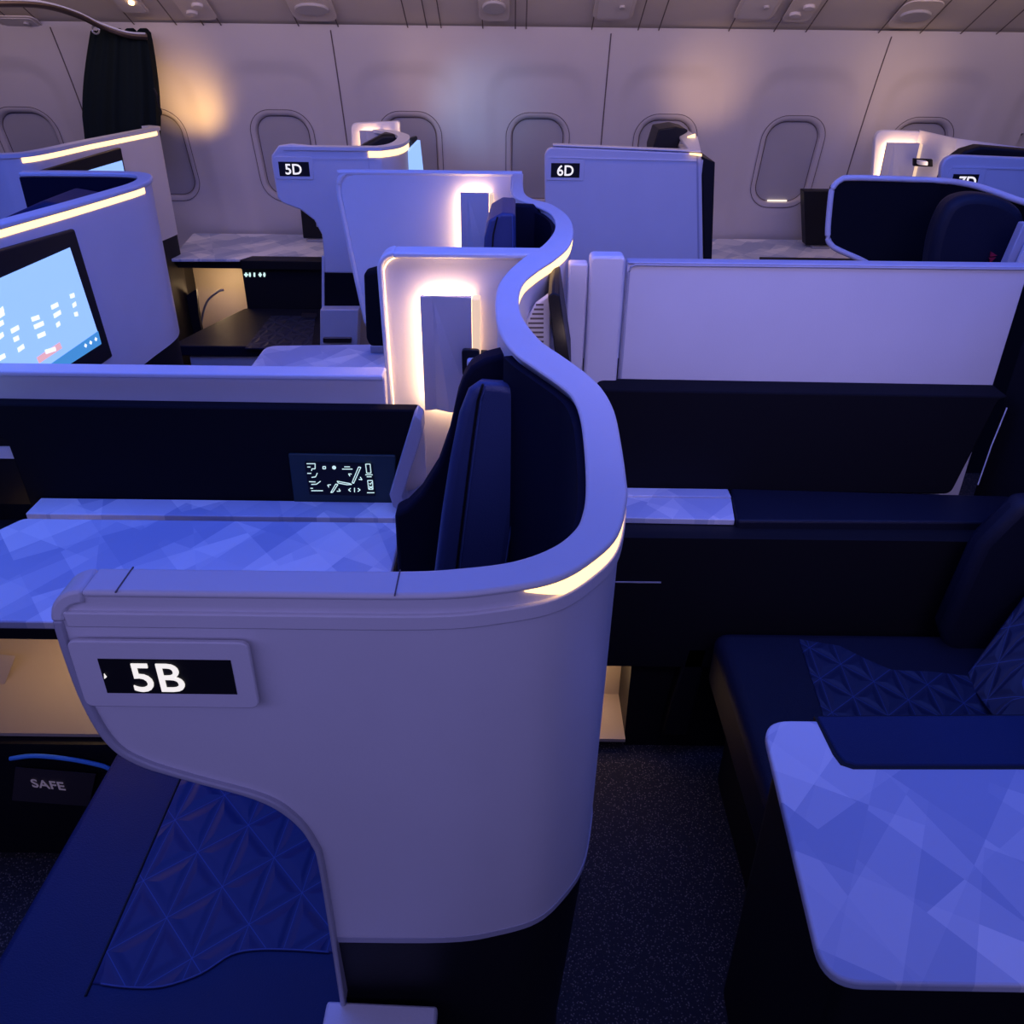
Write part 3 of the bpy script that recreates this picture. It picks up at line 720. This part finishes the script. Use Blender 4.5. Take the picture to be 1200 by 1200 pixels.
# text rows of the menu, traced by where each word starts and ends on the glass
wd = [(38, 377, 47, 374), (41, 386, 52, 381), (45, 397, 54, 393), (61, 363, 69, 359), (64, 373, 72, 368), (67, 384, 71, 381), (83, 350, 88, 348), (86, 361, 90, 358), (88, 371, 92, 370),
      (14, 391, 23, 386), (17, 401, 23, 398), (22, 413, 29, 408), (0, 423, 7, 419), (0, 383, 5, 380), (0, 398, 5, 394), (0, 369, 5, 364), (0, 373, 6, 369), (54, 415, 66, 411)]
for a, b, c, d in wd:
    A = on4(a, b, .0145); B = on4(c, d, .0145); h = Vector((0, 0, .011))
    tx.append(extrude([A, B, B+h, A+h], (-nr.x*.0006, -nr.y*.0006, 0)))
for q in tx: obj('menu_word', q, M['screentext'], sc4, smooth=False)
bt = [on4(46, 426, .0143), on4(73, 408, .0143), on4(70, 401, .0143), on4(43, 419, .0143)]
obj('menu_button', extrude(bt, (-nr.x*.0006, -nr.y*.0006, 0)), M['screenbtn'], f4, smooth=False)
dots = []
for a, b in ((100.5, 405), (106.5, 401.5), (112.5, 397.5)):
    c = on4(a, b, .0155); e = Vector((dr.x, dr.y, 0))*.006
    dots.append(extrude([c-e, c-Vector((0, 0, .006)), c+e, c+Vector((0, 0, .006))], (-nr.x*.0005, -nr.y*.0005, 0)))
obj('menu_dots', join(*dots), M['screentext'], f4, smooth=False)
h4 = thing('cabin_recliner', 'blue seat top showing above the cap of the white shell with the large screen', 'seat', (-1.4, 2.6, 0))
obj('headrest', pxz(rnd([(-1.55, .5), (-1.27, .5), (-1.27, 1.17), (-1.36, 1.185), (-1.50, 1.13)], .03), 2.55, 2.8), M['leather'], h4, bevel=.02, seg=3)
obj('seat_cushion', box(-1.62, -1.27, 2.1, 2.56, .3, .5), M['leather'], h4, bevel=.03, seg=3)

# window-side shell of row 4
s4d = thing('suite_shell', 'white suite shell with a small screen just below the black curtain', 'seat shell', (-1.8, 3.6, 0))
P4d = [(-3.2, 3.20), (-2.4, 3.215), (-1.90, 3.222), (-1.80, 3.235), (-1.742, 3.28), (-1.71, 3.42), (-1.685, 3.62), (-1.64, 3.86), (-1.597, 4.09), (-1.60, 4.16), (-1.66, 4.2)]
P4d = [tuple(p) for p in smooth_path(P4d, 5)]; N4d = normals(P4d)
obj('outer_panel', wall(P4d, 1.206, .755, .03, off=-.003), M['white'], s4d)
obj('top_cap', ribbon([(p[0]+n.x*.004, p[1]+n.y*.004) for p, n in zip(P4d, N4d)], [(p[0]-n.x*.040, p[1]-n.y*.040) for p, n in zip(P4d, N4d)], 1.206, 1.22), M['cap'], s4d, bevel=.004)
obj('kick_panel', wall([(p[0]-n.x*.006, p[1]-n.y*.006) for p, n in zip(P4d, N4d)], .755, 0, .03), M['black'], s4d)
S4d = [p for p in P4d if 3.25 < p[1] < 4.12 and p[0] > -1.79]
obj('light_strip', wall(S4d, 1.2055, 1.188, .004, off=-.001), M['warm'], s4d)
a4, b4 = Vector((-1.71, 3.42)), Vector((-1.64, 3.86)); d4 = (b4-a4).normalized(); n4 = Vector((d4.y, -d4.x))
def on4d(px, py, off):
    a = a4+n4*off; return at(px, py, plane=((a.x, a.y), (n4.x, n4.y)))
m4 = obj('monitor', extrude([on4d(142, 173, .015), on4d(150, 215, .015), on4d(60, 240, .015), on4d(50, 200, .015)], (-n4.x*.02, -n4.y*.02, 0)), M['black'], s4d, bevel=.004)
obj('display', extrude([on4d(143, 188, .0165), on4d(148, 212, .0165), on4d(70, 235, .0165), on4d(62, 212, .0165)], (-n4.x*.001, -n4.y*.001, 0)), M['screen'], m4)

# ================================================================== window-side suites 5D, 6D, 7D
D5 = 3.48
s5 = thing('suite_shell', 'pale blue lit suite shell with the 5D sign and a notched lower edge', 'seat shell', (-.65, D5, 0))
o5 = px_xz([(318, 190), (318, 182), (326, 171), (340, 169), (476, 170), (500, 320), (380, 320), (379, 295), (377, 275), (368, 258), (352, 246), (331, 238), (325, 232)], D5)
o5 = [o5[0], o5[1], o5[2], o5[3], (-.56, 1.213)]+[(-.56, o5[6][1])]+o5[6:]
obj('outer_panel', pxz(o5, D5, D5+.03), M['white'], s5, bevel=.006, seg=3)
cap5 = [tuple(p) for p in smooth_path([(-.88, D5), (-.56, D5), (-.50, D5+.02), (-.455, D5+.10), (-.44, D5+.25), (-.46, D5+.42), (-.53, D5+.55), (-.60, D5+.62)], 5)]
cN = normals(cap5)
obj('top_cap', ribbon([(p[0]+n.x*.006, p[1]+n.y*.006) for p, n in zip(cap5, cN)], [(p[0]-n.x*.045, p[1]-n.y*.045) for p, n in zip(cap5, cN)], 1.213, 1.226), M['cap'], s5, bevel=.004)
obj('side_panel', wall([p for p in cap5 if p[0] > -.561 or p[1] > D5+.1], 1.213, o5[6][1], .03), M['white'], s5)
obj('light_strip', wall([p for p in cap5 if p[0] > -.60 and p[1] < D5+.3], 1.2125, 1.190, .004, off=.003), M['warm'], s5)
obj('ridge_band', pxz(px_xz([(320, 187), (440, 187), (440, 185), (320, 185)], D5), D5-.002, D5), M['white'], s5)
obj('dark_band', pxz(px_xz([(380, 320), (500, 320), (500, 362), (380, 362)], D5), D5+.005, D5+.03), M['dark'], s5)
obj('side_post', pxz(px_xz([(377, 300), (380, 300), (380, 364), (377, 364)], D5), D5, D5+.03), M['cap'], s5)
cbx = obj('lower_cabinet', pxz(px_xz([(375, 363), (420, 363), (418, 425), (375, 425)], D5-.05), D5-.05, D5+.03), M['white'], s5, bevel=.004)
obj('handle', pxz(rnd(px_xz([(379, 395), (412, 395), (412, 401), (379, 401)], D5-.055), .004), D5-.065, D5-.05), M['chrome'], cbx, bevel=.002)
def small_sign(parent, txt, cx, cy, D, w=34, pw=40):
    a = at(cx-w/2, cy+7, D=D); b = at(cx+w/2, cy-7, D=D); zc = (a.z+b.z)/2; h = .052
    pa_ = at(cx-pw/2-2, cy, D=D).x; pb_ = at(cx+pw/2+2, cy, D=D).x
    sign(parent, txt, a.x, b.x, zc-h/2, zc+h/2, D, pa_, pb_, zc-h*.72, zc+h*.85, a.x+.022, zc-.0185, .053, bold=.0012)
small_sign(s5, '5D', 345, 198, D5)
# its lamp wall, monitor and seat
obj('lamp_wall', pxz(rnd(px_xz([(411, 144), (468, 142), (470, 230), (413, 230)], 4.1), [.03, .01, 0, 0]), 4.1, 4.13), M['white'], s5, bevel=.004)
la = at(423, 152, D=4.1); lb = at(450, 176, D=4.1)
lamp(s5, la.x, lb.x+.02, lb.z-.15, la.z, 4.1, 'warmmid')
mm = obj('monitor', extrude([at(474, 163, D=3.75), at(486, 159, D=3.9), at(494, 205, D=3.9), at(478, 230, D=3.75)], (.01, .0, 0)), M['black'], s5, bevel=.003)
obj('display', extrude([at(475, 178, D=3.74), at(489, 164, D=3.84), at(493, 200, D=3.84), at(478, 215, D=3.74)], (.012, -.004, 0)), M['screen'], mm)
h5 = thing('cabin_recliner', 'dark seat of suite 5D, its cushion seen through the notch below the console', 'seat', (-1.2, 3.8, 0))
obj('headrest', pxz(rnd(px_xz([(420, 172), (450, 156), (466, 156), (470, 200), (420, 200)], 3.95), .02), 3.9, 4.05), M['black'], h5, bevel=.02, seg=3)
cs5 = px_xy([(222, 412), (250, 398), (300, 366), (378, 366), (378, 414)], .43)
cs5 = [(-1.47, 3.50), (-.84, 3.50), (-.84, 4.05), (-1.30, 4.05), (-1.36, 3.86)]
obj('seat_cushion', pxy(rnd(cs5, .02), .385, .43), M['leatherdark'], h5, bevel=.02, seg=3)
q5 = px_xy([(287, 408), (318, 370), (370, 370), (365, 408)], .433)
obj('quilted_panel', pxy(q5, .428, .4335), M['quiltdim'], h5, uv=puv)
obj('seat_base', pxz(px_xz([(222, 418), (330, 418), (330, 450), (228, 450)], 3.52), 3.52, 3.56), M['white'], h5, bevel=.003)
bu = at(363, 368, D=3.9)
obj('buckle', pxz(rnd([(bu.x-.035, bu.z-.008), (bu.x+.035, bu.z-.008), (bu.x+.035, bu.z+.008), (bu.x-.035, bu.z+.008)], .006), 3.88, 3.89), M['chrome'], h5)

c5 = thing('console_table', 'white window-side console of suite 5D under the cabin windows', 'console', (-1.3, 4.3, 0))
tp5 = rnd([tuple(at(200, 304, z=.66)[:2]), tuple(at(279, 304, z=.66)[:2]), (-1.24, 4.12), (-.9, 4.12), (-.9, 4.60), (-1.69, 4.60)], [.01, .02, .02, 0, 0, .02])
obj('table_top', pxy(tp5, .648, .662), M['table'], c5, bevel=.003)
obj('arm_pad', pxy(rnd([(-1.29, 4.03), (-.9, 4.03), (-.9, 4.115), (-1.25, 4.115)], .01), .62, .664), M['black'], c5, bevel=.004)
obj('cabinet', join(box(-1.29, -.86, 4.06, 4.60, 0, .645), box(-1.66, -1.29, 4.09, 4.60, .61, .648), box(-1.66, -1.29, 4.55, 4.60, 0, .61), box(-1.66, -1.65, 4.09, 4.60, 0, .61)), M['black'], c5, smooth=False)
obj('footwell_lining', join(box(-1.65, -1.29, 4.40, 4.42, 0, .61), box(-1.30, -1.292, 4.10, 4.53, 0, .60)), M['beige'], c5, smooth=False)
ar = smooth_path([tuple(at(x, y, D=4.2)) for x, y in ((237, 410), (236, 380), (242, 355), (255, 342), (262, 340))], 5)
obj('footwell_arch', tube(ar, .006, 6), M['grey'], c5)
obj('footwell_side', extrude([at(214, 349, D=4.12), at(230, 339, D=4.12), at(233, 370, D=4.12), at(243, 420, D=4.12), at(222, 420, D=4.12)], (0, .02, 0)), M['black'], c5)
obj('footwell_light', box(-1.55, -1.33, 4.2, 4.24, .60, .608), M['warmsoft'], c5)
ic = []
for i, w in enumerate((6, 3, 2.2, 5, 3.4)):
    x = 286+i*5.6
    A = at(x, 322, D=4.055); B = at(x+w*.8, 322, D=4.055)
    ic.append(((A.x, A.z), (B.x, B.z)))
    C = at(x+w*.4, 319.5, D=4.055); Dd = at(x+w*.4, 324.5, D=4.055); ic.append(((C.x, C.z), (Dd.x, Dd.z)))
obj('button_icons', bars(ic, .008, 0, o=(0, 4.056, 0)), M['icon'], c5, smooth=False)

def literature_box(px0, px1, pytop, pybot, D, label, glyph):
    a = at(px0, pybot, D=D); b = at(px1, pytop, D=D)
    t = thing('literature_box', label, 'literature box', (a.x, D, .66))
    top0 = at(px0-3, pytop, D=D).x
    obj('sleeve', pxz([(a.x, .675), (b.x+.02, .675), (b.x+.02, b.z), (top0, b.z)], D, D+.07), M['black'], t, bevel=.004)
    obj('foot', box(a.x-.005+.03, b.x+.02, D-.03, D+.08, .662, .676), M['grey'], t, bevel=.002)
    g = at(*glyph, D=D)
    obj('logo', bars([((g.x-.012, g.z+.02), (g.x+.012, g.z+.02)), ((g.x-.012, g.z+.02), (g.x-.012, g.z-.01)), ((g.x-.012, g.z-.01), (g.x+.012, g.z-.01)), ((g.x-.008, g.z+.034), (g.x+.002, g.z+.034))], .004, 0, o=(0, D-.0005, 0)), M['tabledge'], t, smooth=False)
literature_box(355, 378, 245, 276, 4.45, 'black upright literature box on the 5D console behind the notched shell', (374, 263))
lb6 = (945, 974, 222, 284)
literature_box(945, 978, 224, 284, 4.42, 'black upright literature box under the window, left of the dark padded shell', (971, 268))

# 6D
D6 = 3.5
s6d = thing('suite_shell', 'pale square suite shell with the 6D sign under the windows', 'seat shell', (.4, D6, 0))
o6 = rnd(px_xz([(638, 172), (822, 180), (826, 420), (640, 420)], D6), [.04, .01, 0, 0])
obj('outer_panel', pxz(o6, D6, D6+.03), M['white'], s6d, bevel=.005, seg=3)
tl, trr = at(648, 171.5, D=D6), at(822, 179, D=D6)
obj('top_cap', extrude([tl, trr, trr+Vector((0, 0, .006)), tl+Vector((0, 0, .006))], (0, .05, 0)), M['cap'], s6d, bevel=.003)
ra, rb = at(642, 184, D=D6), at(816, 188, D=D6)
obj('ridge_band', extrude([ra, rb, rb-Vector((0, 0, .004)), ra-Vector((0, 0, .004))], (0, -.003, 0)), M['cap'], s6d)
obj('inner_fold', pxz(px_xz([(816, 181), (818, 181), (820, 330), (818, 330)], D6), D6-.003, D6), M['trim'], s6d)
obj('side_panel', box(at(824, 200, D=D6).x-.03, at(824, 200, D=D6).x, D6+.02, D6+.5, .5, 1.19), M['white'], s6d)
mo6 = obj('monitor', extrude([at(823, 184, D=D6+.02), at(838, 190, D=D6+.02), at(834, 310, D=D6+.02), at(825, 310, D=D6+.02)], (0, .3, 0)), M['black'], s6d, bevel=.003)
small_sign(s6d, '6D', 662.5, 199.5, D6)
cp6 = [at(795, 158, D=3.95), at(806, 152, D=3.95), at(818, 160, D=3.8), at(822, 178, D=3.52), at(808, 176, D=3.52)]
obj('cap_return', extrude(cp6, (0, .02, -.01)), M['white'], s6d, bevel=.003)
obj('light_strip', extrude([at(806, 160, D=3.78), at(815, 157, D=3.78), at(815, 161, D=3.78), at(806, 164, D=3.78)], (0, .01, 0)), M['warm'], s6d)
obj('light_strip', extrude([at(808, 181, D=3.49), at(822, 183, D=3.49), at(822, 180, D=3.49), at(808, 179, D=3.49)], (0, -.006, 0)), M['warm'], s6d)
h6 = thing('cabin_recliner', 'small black headrest poking above the 6D shell', 'seat', (.8, 3.95, 0))
obj('headrest', pxz(rnd(px_xz([(763, 260), (763, 172), (770, 150), (790, 147), (806, 151), (796, 160), (792, 172), (792, 260)], 3.95), .01), 3.9, 4.1), M['black'], h6, bevel=.01, seg=3)
obj('seat_cushion', box(.2, .8, 3.75, 4.05, .3, .46), M['leatherdark'], h6, bevel=.02)
obj('seat_base', box(.25, .75, 3.78, 4.0, 0, .3), M['black'], h6)
c6d = thing('console_table', 'white window-side console right of the 6D shell, mostly behind the tall divider', 'console', (1.3, 4.3, 0))
obj('table_top', pxy([(.83, 4.16), (1.9, 4.16), (1.9, 4.6), (.83, 4.6)], .648, .664), M['table'], c6d, bevel=.003)
obj('arm_pad', pxy(px_xy([(890, 301), (1010, 303), (1010, 312), (890, 312)], .668), .65, .668), M['black'], c6d, bevel=.002)
obj('cabinet', box(.85, 1.88, 4.18, 4.58, 0, .648), M['black'], c6d)
# a slim console end seen between the S-shell and 6D
# 7D
D7 = 3.25
s7 = thing('suite_shell', 'pale shell with the partly hidden 7D sign and glowing lamp wall at right', 'seat shell', (1.8, D7, 0))
o7 = rnd(px_xz([(1103, 181), (1320, 190), (1320, 420), (1100, 420)], D7), [.05, 0, 0, 0])
obj('outer_panel', pxz(o7, D7, D7+.03), M['white'], s7, bevel=.006, seg=3)
ra, rb = at(1116, 195, D=D7), at(1300, 200, D=D7)
obj('ridge_band', extrude([ra, rb, rb-Vector((0, 0, .005)), ra-Vector((0, 0, .005))], (0, -.003, 0)), M['cap'], s7)
small_sign(s7, '7D', 1130, 213, D7)
lw = rnd(px_xz([(1026, 152), (1078, 154), (1078, 300), (1016, 300)], 3.95), [.04, .005, 0, 0])
obj('lamp_wall', pxz(lw, 3.95, 3.98), M['white'], s7, bevel=.005, seg=3)
la = at(1036, 166, D=3.95); lb = at(1062, 215, D=3.95)
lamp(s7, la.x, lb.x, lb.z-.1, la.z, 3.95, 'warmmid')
w7 = [at(1078, 153, D=3.95), at(1122, 163, D=3.70), at(1200, 174, D=3.45), at(1260, 180, D=3.35)]
bt7 = [Vector((p.x, p.y, .6)) for p in w7]
V = w7+bt7; F = [(i, i+1, i+5, i+4) for i in range(3)]
sp7 = obj('side_wall', (V+[v+Vector((.01, .03, 0)) for v in V], F+[(b+8, a+8, d+8, c+8) for a, b, c, d in F]), M['white'], s7, smooth=False)
pa7 = at(1097, 189, D=3.80)
ol = obj('power_outlet', extrude([at(1069, 185, D=3.84), at(1092, 186, D=3.76), at(1092, 195, D=3.76), at(1069, 194, D=3.84)], (-.004, -.02, 0)), M['black'], s7, bevel=.003)
obj('plug', extrude([at(1074, 187, D=3.80), at(1085, 188, D=3.76), at(1085, 193, D=3.76), at(1074, 192, D=3.80)], (-.004, -.03, 0)), M['tabledge'], ol, bevel=.002)
h7 = thing('cabin_recliner', 'dark headrest arching above the 7D shell at the right edge', 'seat', (1.9, 3.4, 0))
obj('headrest', pxz(px_xz([(1096, 215), (1110, 185), (1125, 174), (1142, 169), (1300, 182), (1300, 260), (1096, 260)], 3.38), 3.33, 3.4), M['black'], h7, bevel=.01, seg=3)
obj('seat_base', box(1.75, 2.3, 3.32, 3.42, 0, .9), M['black'], h7)

# 6C: dark padded shell with seat, right
s6c = thing('suite_shell', 'open suite shell with pale rim around a dark padded interior, above the tall divider', 'seat shell', (1.2, 2.8, 0))
in6 = px_xz([(975, 232), (978, 219), (990, 212), (1060, 215), (1130, 221), (1260, 252), (1260, 330), (1030, 330), (1010, 310), (978, 292), (972, 282)], 2.75)
D6c = lambda px: 2.80-max(0, px-1100)*.0028
front = [(973, 235), (976, 220), (985, 211), (998, 208.5), (1060, 210), (1105, 212), (1135, 216), (1160, 223), (1200, 237), (1270, 256)]
lower = [(1270, 330), (1210, 330), (1150, 330), (1105, 330), (1030, 318), (1012, 306), (985, 294), (974, 287), (970, 275)]
rimp = lower[4:]+front
edge3 = [at(x, y, D=D6c(x)) for x, y in rimp]
allp = [at(x, y, D=D6c(x)) for x, y in front+lower]
tri = [at(x, y, D=D6c(x)) for x, y in front]; lo = [at(x, y, D=D6c(x)) for x, y in [(974, 287), (974, 287), (985, 294), (998, 300), (1060, 330), (1085, 330), (1105, 330), (1150, 330), (1210, 330), (1270, 330)]]
V = tri+lo; n9 = len(tri); F = [(i, i+1, n9+i+1, n9+i) for i in range(n9-1)]
V2 = [v+Vector((0, .03, 0)) for v in V]
obj('padded_wall', (V+V2, F+[(b+len(V), a+len(V), d+len(V), c+len(V)) for a, b, c, d in F]), M['dark'], s6c)
obj('pale_rim', tube(smooth_path(edge3, 4), .009, 10), M['rim'], s6c)
ck = [at(1172, 320, D=2.2), at(1205, 262, D=2.2), at(1230, 262, D=2.2), at(1230, 330, D=2.2), at(1172, 330, D=2.2)]
obj('side_nook', extrude([at(1172, 325, D=2.3), at(1200, 262, D=2.3), at(1240, 262, D=2.3), at(1240, 325, D=2.3)], (0, .03, 0)), M['trim'], s6c, bevel=.003)
obj('nook_face', extrude([at(1185, 325, D=2.28), at(1203, 285, D=2.28), at(1240, 285, D=2.28), at(1240, 325, D=2.28)], (0, .01, 0)), M['white'], s6c)
obj('outer_body', box(1.16, 1.75, 2.84, 2.88, .2, 1.0), M['black'], s6c)
h6c = thing('cabin_recliner', 'navy headrest with a small red mark inside the dark padded shell', 'seat', (1.35, 2.6, 0))
hp = [tuple(p) for p in smooth_path(px_xz([(1080, 345), (1087, 285), (1098, 250), (1112, 232), (1135, 225), (1162, 228), (1184, 238), (1194, 254), (1194, 290), (1180, 345)], 2.5), 4)]
obj('headrest', pxz(hp, 2.46, 2.54), M['leatherdark'], h6c, bevel=.025, seg=4)
hb6 = at(1100, 340, D=2.5)
obj('backrest', box(1.13, 1.35, 2.46, 2.58, .45, hb6.z+.06), M['leatherdark'], h6c, bevel=.02)
g = at(1163, 300, D=2.455)
obj('emblem', join(pxz([(g.x-.008, g.z+.012), (g.x+.012, g.z+.002), (g.x-.006, g.z-.002)], 2.452, 2.458), pxz([(g.x-.008, g.z-.005), (g.x+.010, g.z-.003), (g.x-.001, g.z-.018)], 2.452, 2.458)), M['red'], h6c, smooth=False)
obj('seat_base', box(1.14, 1.34, 2.46, 2.6, 0, .45), M['black'], h6c)

# 5C console and its padded block
c5c = thing('console_table', 'white faceted console with rounded corner beyond the low divider', 'console', (-.6, 2.6, 0))
t5 = rnd([(-.838, 2.50), (-.30, 2.50), (-.30, 2.80), (-.838+.0, 2.80)], [.0, 0, 0, .0])
t5 = rnd(px_xy([(285, 441), (312, 405), (470, 403), (470, 441)], .68), [0, .05, 0, 0])
obj('table_top', pxy(t5, .666, .68), M['table'], c5c, bevel=.003)
ty = at(300, 440, z=.68).y
obj('cabinet', box(-.80, -.26, ty+.01, 2.77, 0, .666), M['black'], c5c)
br5 = at(446, 404, z=.70)
obj('latch', box(br5.x-.03, br5.x+.03, br5.y-.03, br5.y+.03, .68, .705), M['grey'], c5c, bevel=.002)
hd = thing('cabin_recliner', 'navy headrest of the seat behind 5B, tucked into the far curve of the shell', 'seat', (0, 2.2, 0))
h = px_xz([(566, 330), (568, 275), (574, 254), (588, 246), (604, 247), (605, 330)], 2.18)
hx = obj('headrest', pxz(rnd(h, .01), 2.14, 2.36), M['leatherlit'], hd, bevel=.014, seg=4)
obj('seam', tube([tuple(at(x, y, D=2.138)) for x, y in ((576, 310), (578, 275), (583, 254))], .002, 6), M['black'], hx)
obj('seam', tube([tuple(at(x, y, D=2.138)) for x, y in ((600, 310), (601, 275), (600, 252))], .0014, 6), M['stitch'], hx)
w = px_xz([(588, 330), (590, 248), (605, 239), (625, 240), (648, 262), (650, 330)], 2.38)
obj('far_wing', pxz(w, 2.37, 2.40), M['lining'], hd, bevel=.006)
obj('backrest', box(-.03, .05, 2.1, 2.36, .45, .98), M['leatherdark'], hd, bevel=.02)
obj('seat_base', box(-.25, .05, 1.95, 2.36, 0, .46), M['black'], hd, bevel=.02)
pb5 = thing('padded_block', 'dark padded upright block beside the glowing lamp panel, above the far console', 'armrest', (-.4, 2.55, .68))
k = rnd(px_xz([(427, 318), (446, 313), (470, 315), (470, 404), (434, 404), (430, 395)], 2.62), .02)
obj('pad', pxz(k, 2.60, 2.66), M['dark'], pb5, bevel=.012, seg=3)

# ================================================================== curtain
rl = thing('curtain_rail', 'curved metal curtain rail under the overhead panel at upper left', 'curtain rail', tuple(at(100, 20, D=3.8)))
rp = [tuple(at(x, y, D=d)) for x, y, d in ((-60, 6, 3.75), (0, 4, 3.85), (50, 6, 3.95), (90, 17, 4.05), (120, 31, 4.12), (150, 41, 4.16), (172, 43, 4.2))]
rs = smooth_path(rp, 6)
obj('rail', tube(rs, .013, 8), M['chrome'], rl)
obj('rail_lip', tube([p+Vector((0, -.012, .012)) for p in rs], .004, 6), M['tabledge'], rl)
ct = thing('curtain', 'bunched black curtain hanging from the curved rail at upper left', 'curtain', tuple(at(140, 150, D=4.2)))
V = []; F = []; nx, nz = 60, 24
for j in range(nz+1):
    t = j/nz; py = 36+t*(170-36)
    xl = 106-9*math.sin(min(1, t*1.5)*math.pi/2)-1*t+8*max(0, t-.75)*2; xr = 171+12*math.sin(t*math.pi*.6)
    for i in range(nx+1):
        u = i/nx; px = xl+(xr-xl)*u
        D = 4.22-.03*math.sin(u*math.pi)-.010*math.sin(u*17+t*1.2)*(0.5+.5*t)-.006*math.sin(u*31+2*t)
        V.append(at(px, py+3*math.sin(u*26)*(t < .05), D=D))
for j in range(nz):
    for i in range(nx): F.append((j*(nx+1)+i, j*(nx+1)+i+1, (j+1)*(nx+1)+i+1, (j+1)*(nx+1)+i))
nV = len(V); V2 = [v+Vector((0, .06, 0)) for v in V]
F2 = [tuple(reversed([a+nV for a in f])) for f in F]
E_ = [i for i in range(nx)]
F3 = [(i+1, i, i+nV, i+1+nV) for i in range(nx)]+[(nz*(nx+1)+i, nz*(nx+1)+i+1, nz*(nx+1)+i+1+nV, nz*(nx+1)+i+nV) for i in range(nx)]
F3 += [(j*(nx+1), (j+1)*(nx+1), (j+1)*(nx+1)+nV, j*(nx+1)+nV) for j in range(nz)]+[((j+1)*(nx+1)+nx, j*(nx+1)+nx, j*(nx+1)+nx+nV, (j+1)*(nx+1)+nx+nV) for j in range(nz)]
obj('drape', (V+V2, F+F2+F3), M['cloth'], ct)
obj('tie_cord', tube(smooth_path([tuple(at(x, y, D=4.15)) for x, y in ((180, 103), (184, 112), (186, 122), (189, 131), (188, 135))], 4), .004, 6), M['black'], ct)
hk = at(112, 35, D=4.12)
obj('hook', tube([hk+Vector((.015*math.cos(a), 0, .015*math.sin(a))) for a in [2*math.pi*i/12 for i in range(12)]], .004, 6, closed=True), M['grey'], ct)

# ================================================================== light
def area(name, loc, target, size, power, col, sizey=None, spread=180):
    l = bpy.data.lights.new(name, 'AREA'); l.energy = power; l.color = col; l.size = size; l.spread = math.radians(spread)
    if sizey: l.shape = 'RECTANGLE'; l.size_y = sizey
    o = bpy.data.objects.new(name, l); COL.objects.link(o); o.location = loc
    o.rotation_euler = (Vector(target)-Vector(loc)).to_track_quat('-Z', 'Y').to_euler(); return o
def spot(name, loc, target, power, col, ang, blend=.5, r=.03):
    l = bpy.data.lights.new(name, 'SPOT'); l.energy = power; l.color = col; l.spot_size = math.radians(ang); l.spot_blend = blend; l.shadow_soft_size = r
    o = bpy.data.objects.new(name, l); COL.objects.link(o); o.location = loc
    o.rotation_euler = (Vector(target)-Vector(loc)).to_track_quat('-Z', 'Y').to_euler(); return o
area('mood_blue_centre', (-.3, 1.7, 2.28), (-.3, 1.7, 0), 5.5, 40, (.05, .14, 1), 1.2)
area('mood_blue_side', (.1, 2.9, 2.2), (.1, 3.4, 0), 6, 7, (.14, .18, 1), .4)
area('mood_violet_near', (-.3, -.55, 1.9), (0, 1.8, .9), 4, 14, (.38, .35, 1), .6)
area('mood_blue_far', (0, 1.5, 2.27), (0, 3.6, .9), 5, 24, (.13, .20, 1), .4)
area('wash_overhead', (0, 3.35, 1.80), (0, 4.25, 1.72), 6.5, 10, (1, .66, .34), .1)
area('wash_wall', (0, 3.62, 1.86), (0, 4.5, 1.22), 6.5, 3.3, (1, .70, .46), .12)
amber = (1, .55, .2)
spot('seat_lamp_amber', (-1.50, 4.25, 1.12), (-1.55, 4.50, 1.36), 4.5, (1, .56, .16), 95, 1)
spot('seat_lamp_amber_b', (.86, 4.1, 1.16), (.88, 4.45, 1.42), 2.4, (1, .60, .32), 80, 1)
spot('seat_lamp_amber_c', (1.78, 4.05, 1.2), (1.72, 4.45, 1.42), 1.9, (1, .62, .34), 95, 1)
spot('seat_lamp_amber_d', (-.50, 4.05, 1.2), (-.42, 4.45, 1.45), 1.2, (1, .62, .34), 85, 1)
spot('screen_blue_spill', (-.35, 4.0, 1.1), (-.16, 4.5, 1.3), 2.8, (.35, .6, 1), 70, 1)
wd_ = bpy.data.worlds.new('world'); scene.world = wd_; wd_.use_nodes = True
wd_.node_tree.nodes['Background'].inputs['Color'].default_value = (.05, .05, .12, 1); wd_.node_tree.nodes['Background'].inputs['Strength'].default_value = .25
scene.view_settings.view_transform = 'Standard'; scene.view_settings.look = 'None'; scene.view_settings.exposure = 0; scene.view_settings.gamma = 1

def point(name, loc, power, col, r=.03):
    l = bpy.data.lights.new(name, 'POINT'); l.energy = power; l.color = col; l.shadow_soft_size = r
    o = bpy.data.objects.new(name, l); COL.objects.link(o); o.location = loc
point('footwell_glow', (-1.48, 4.22, .45), 1.0, (1, .66, .35))
point('footwell_glow_right', (.2, 1.72, .16), .2, (1, .62, .32))
point('shelf_glow', (-.95, 1.5, .55), .35, (1, .66, .38))
area('fill_lavender_right', (.62, .35, 1.95), (.60, 1.9, .95), 1.0, 1.5, (.62, .50, 1), .3, 60)  # unseen fill added to brighten the tall divider
point('strip_spill', (.11, 1.60, 1.12), .12, (1, .72, .62))
point('lamp_spill_right', (1.66, 3.70, 1.14), .3, (1, .68, .42))
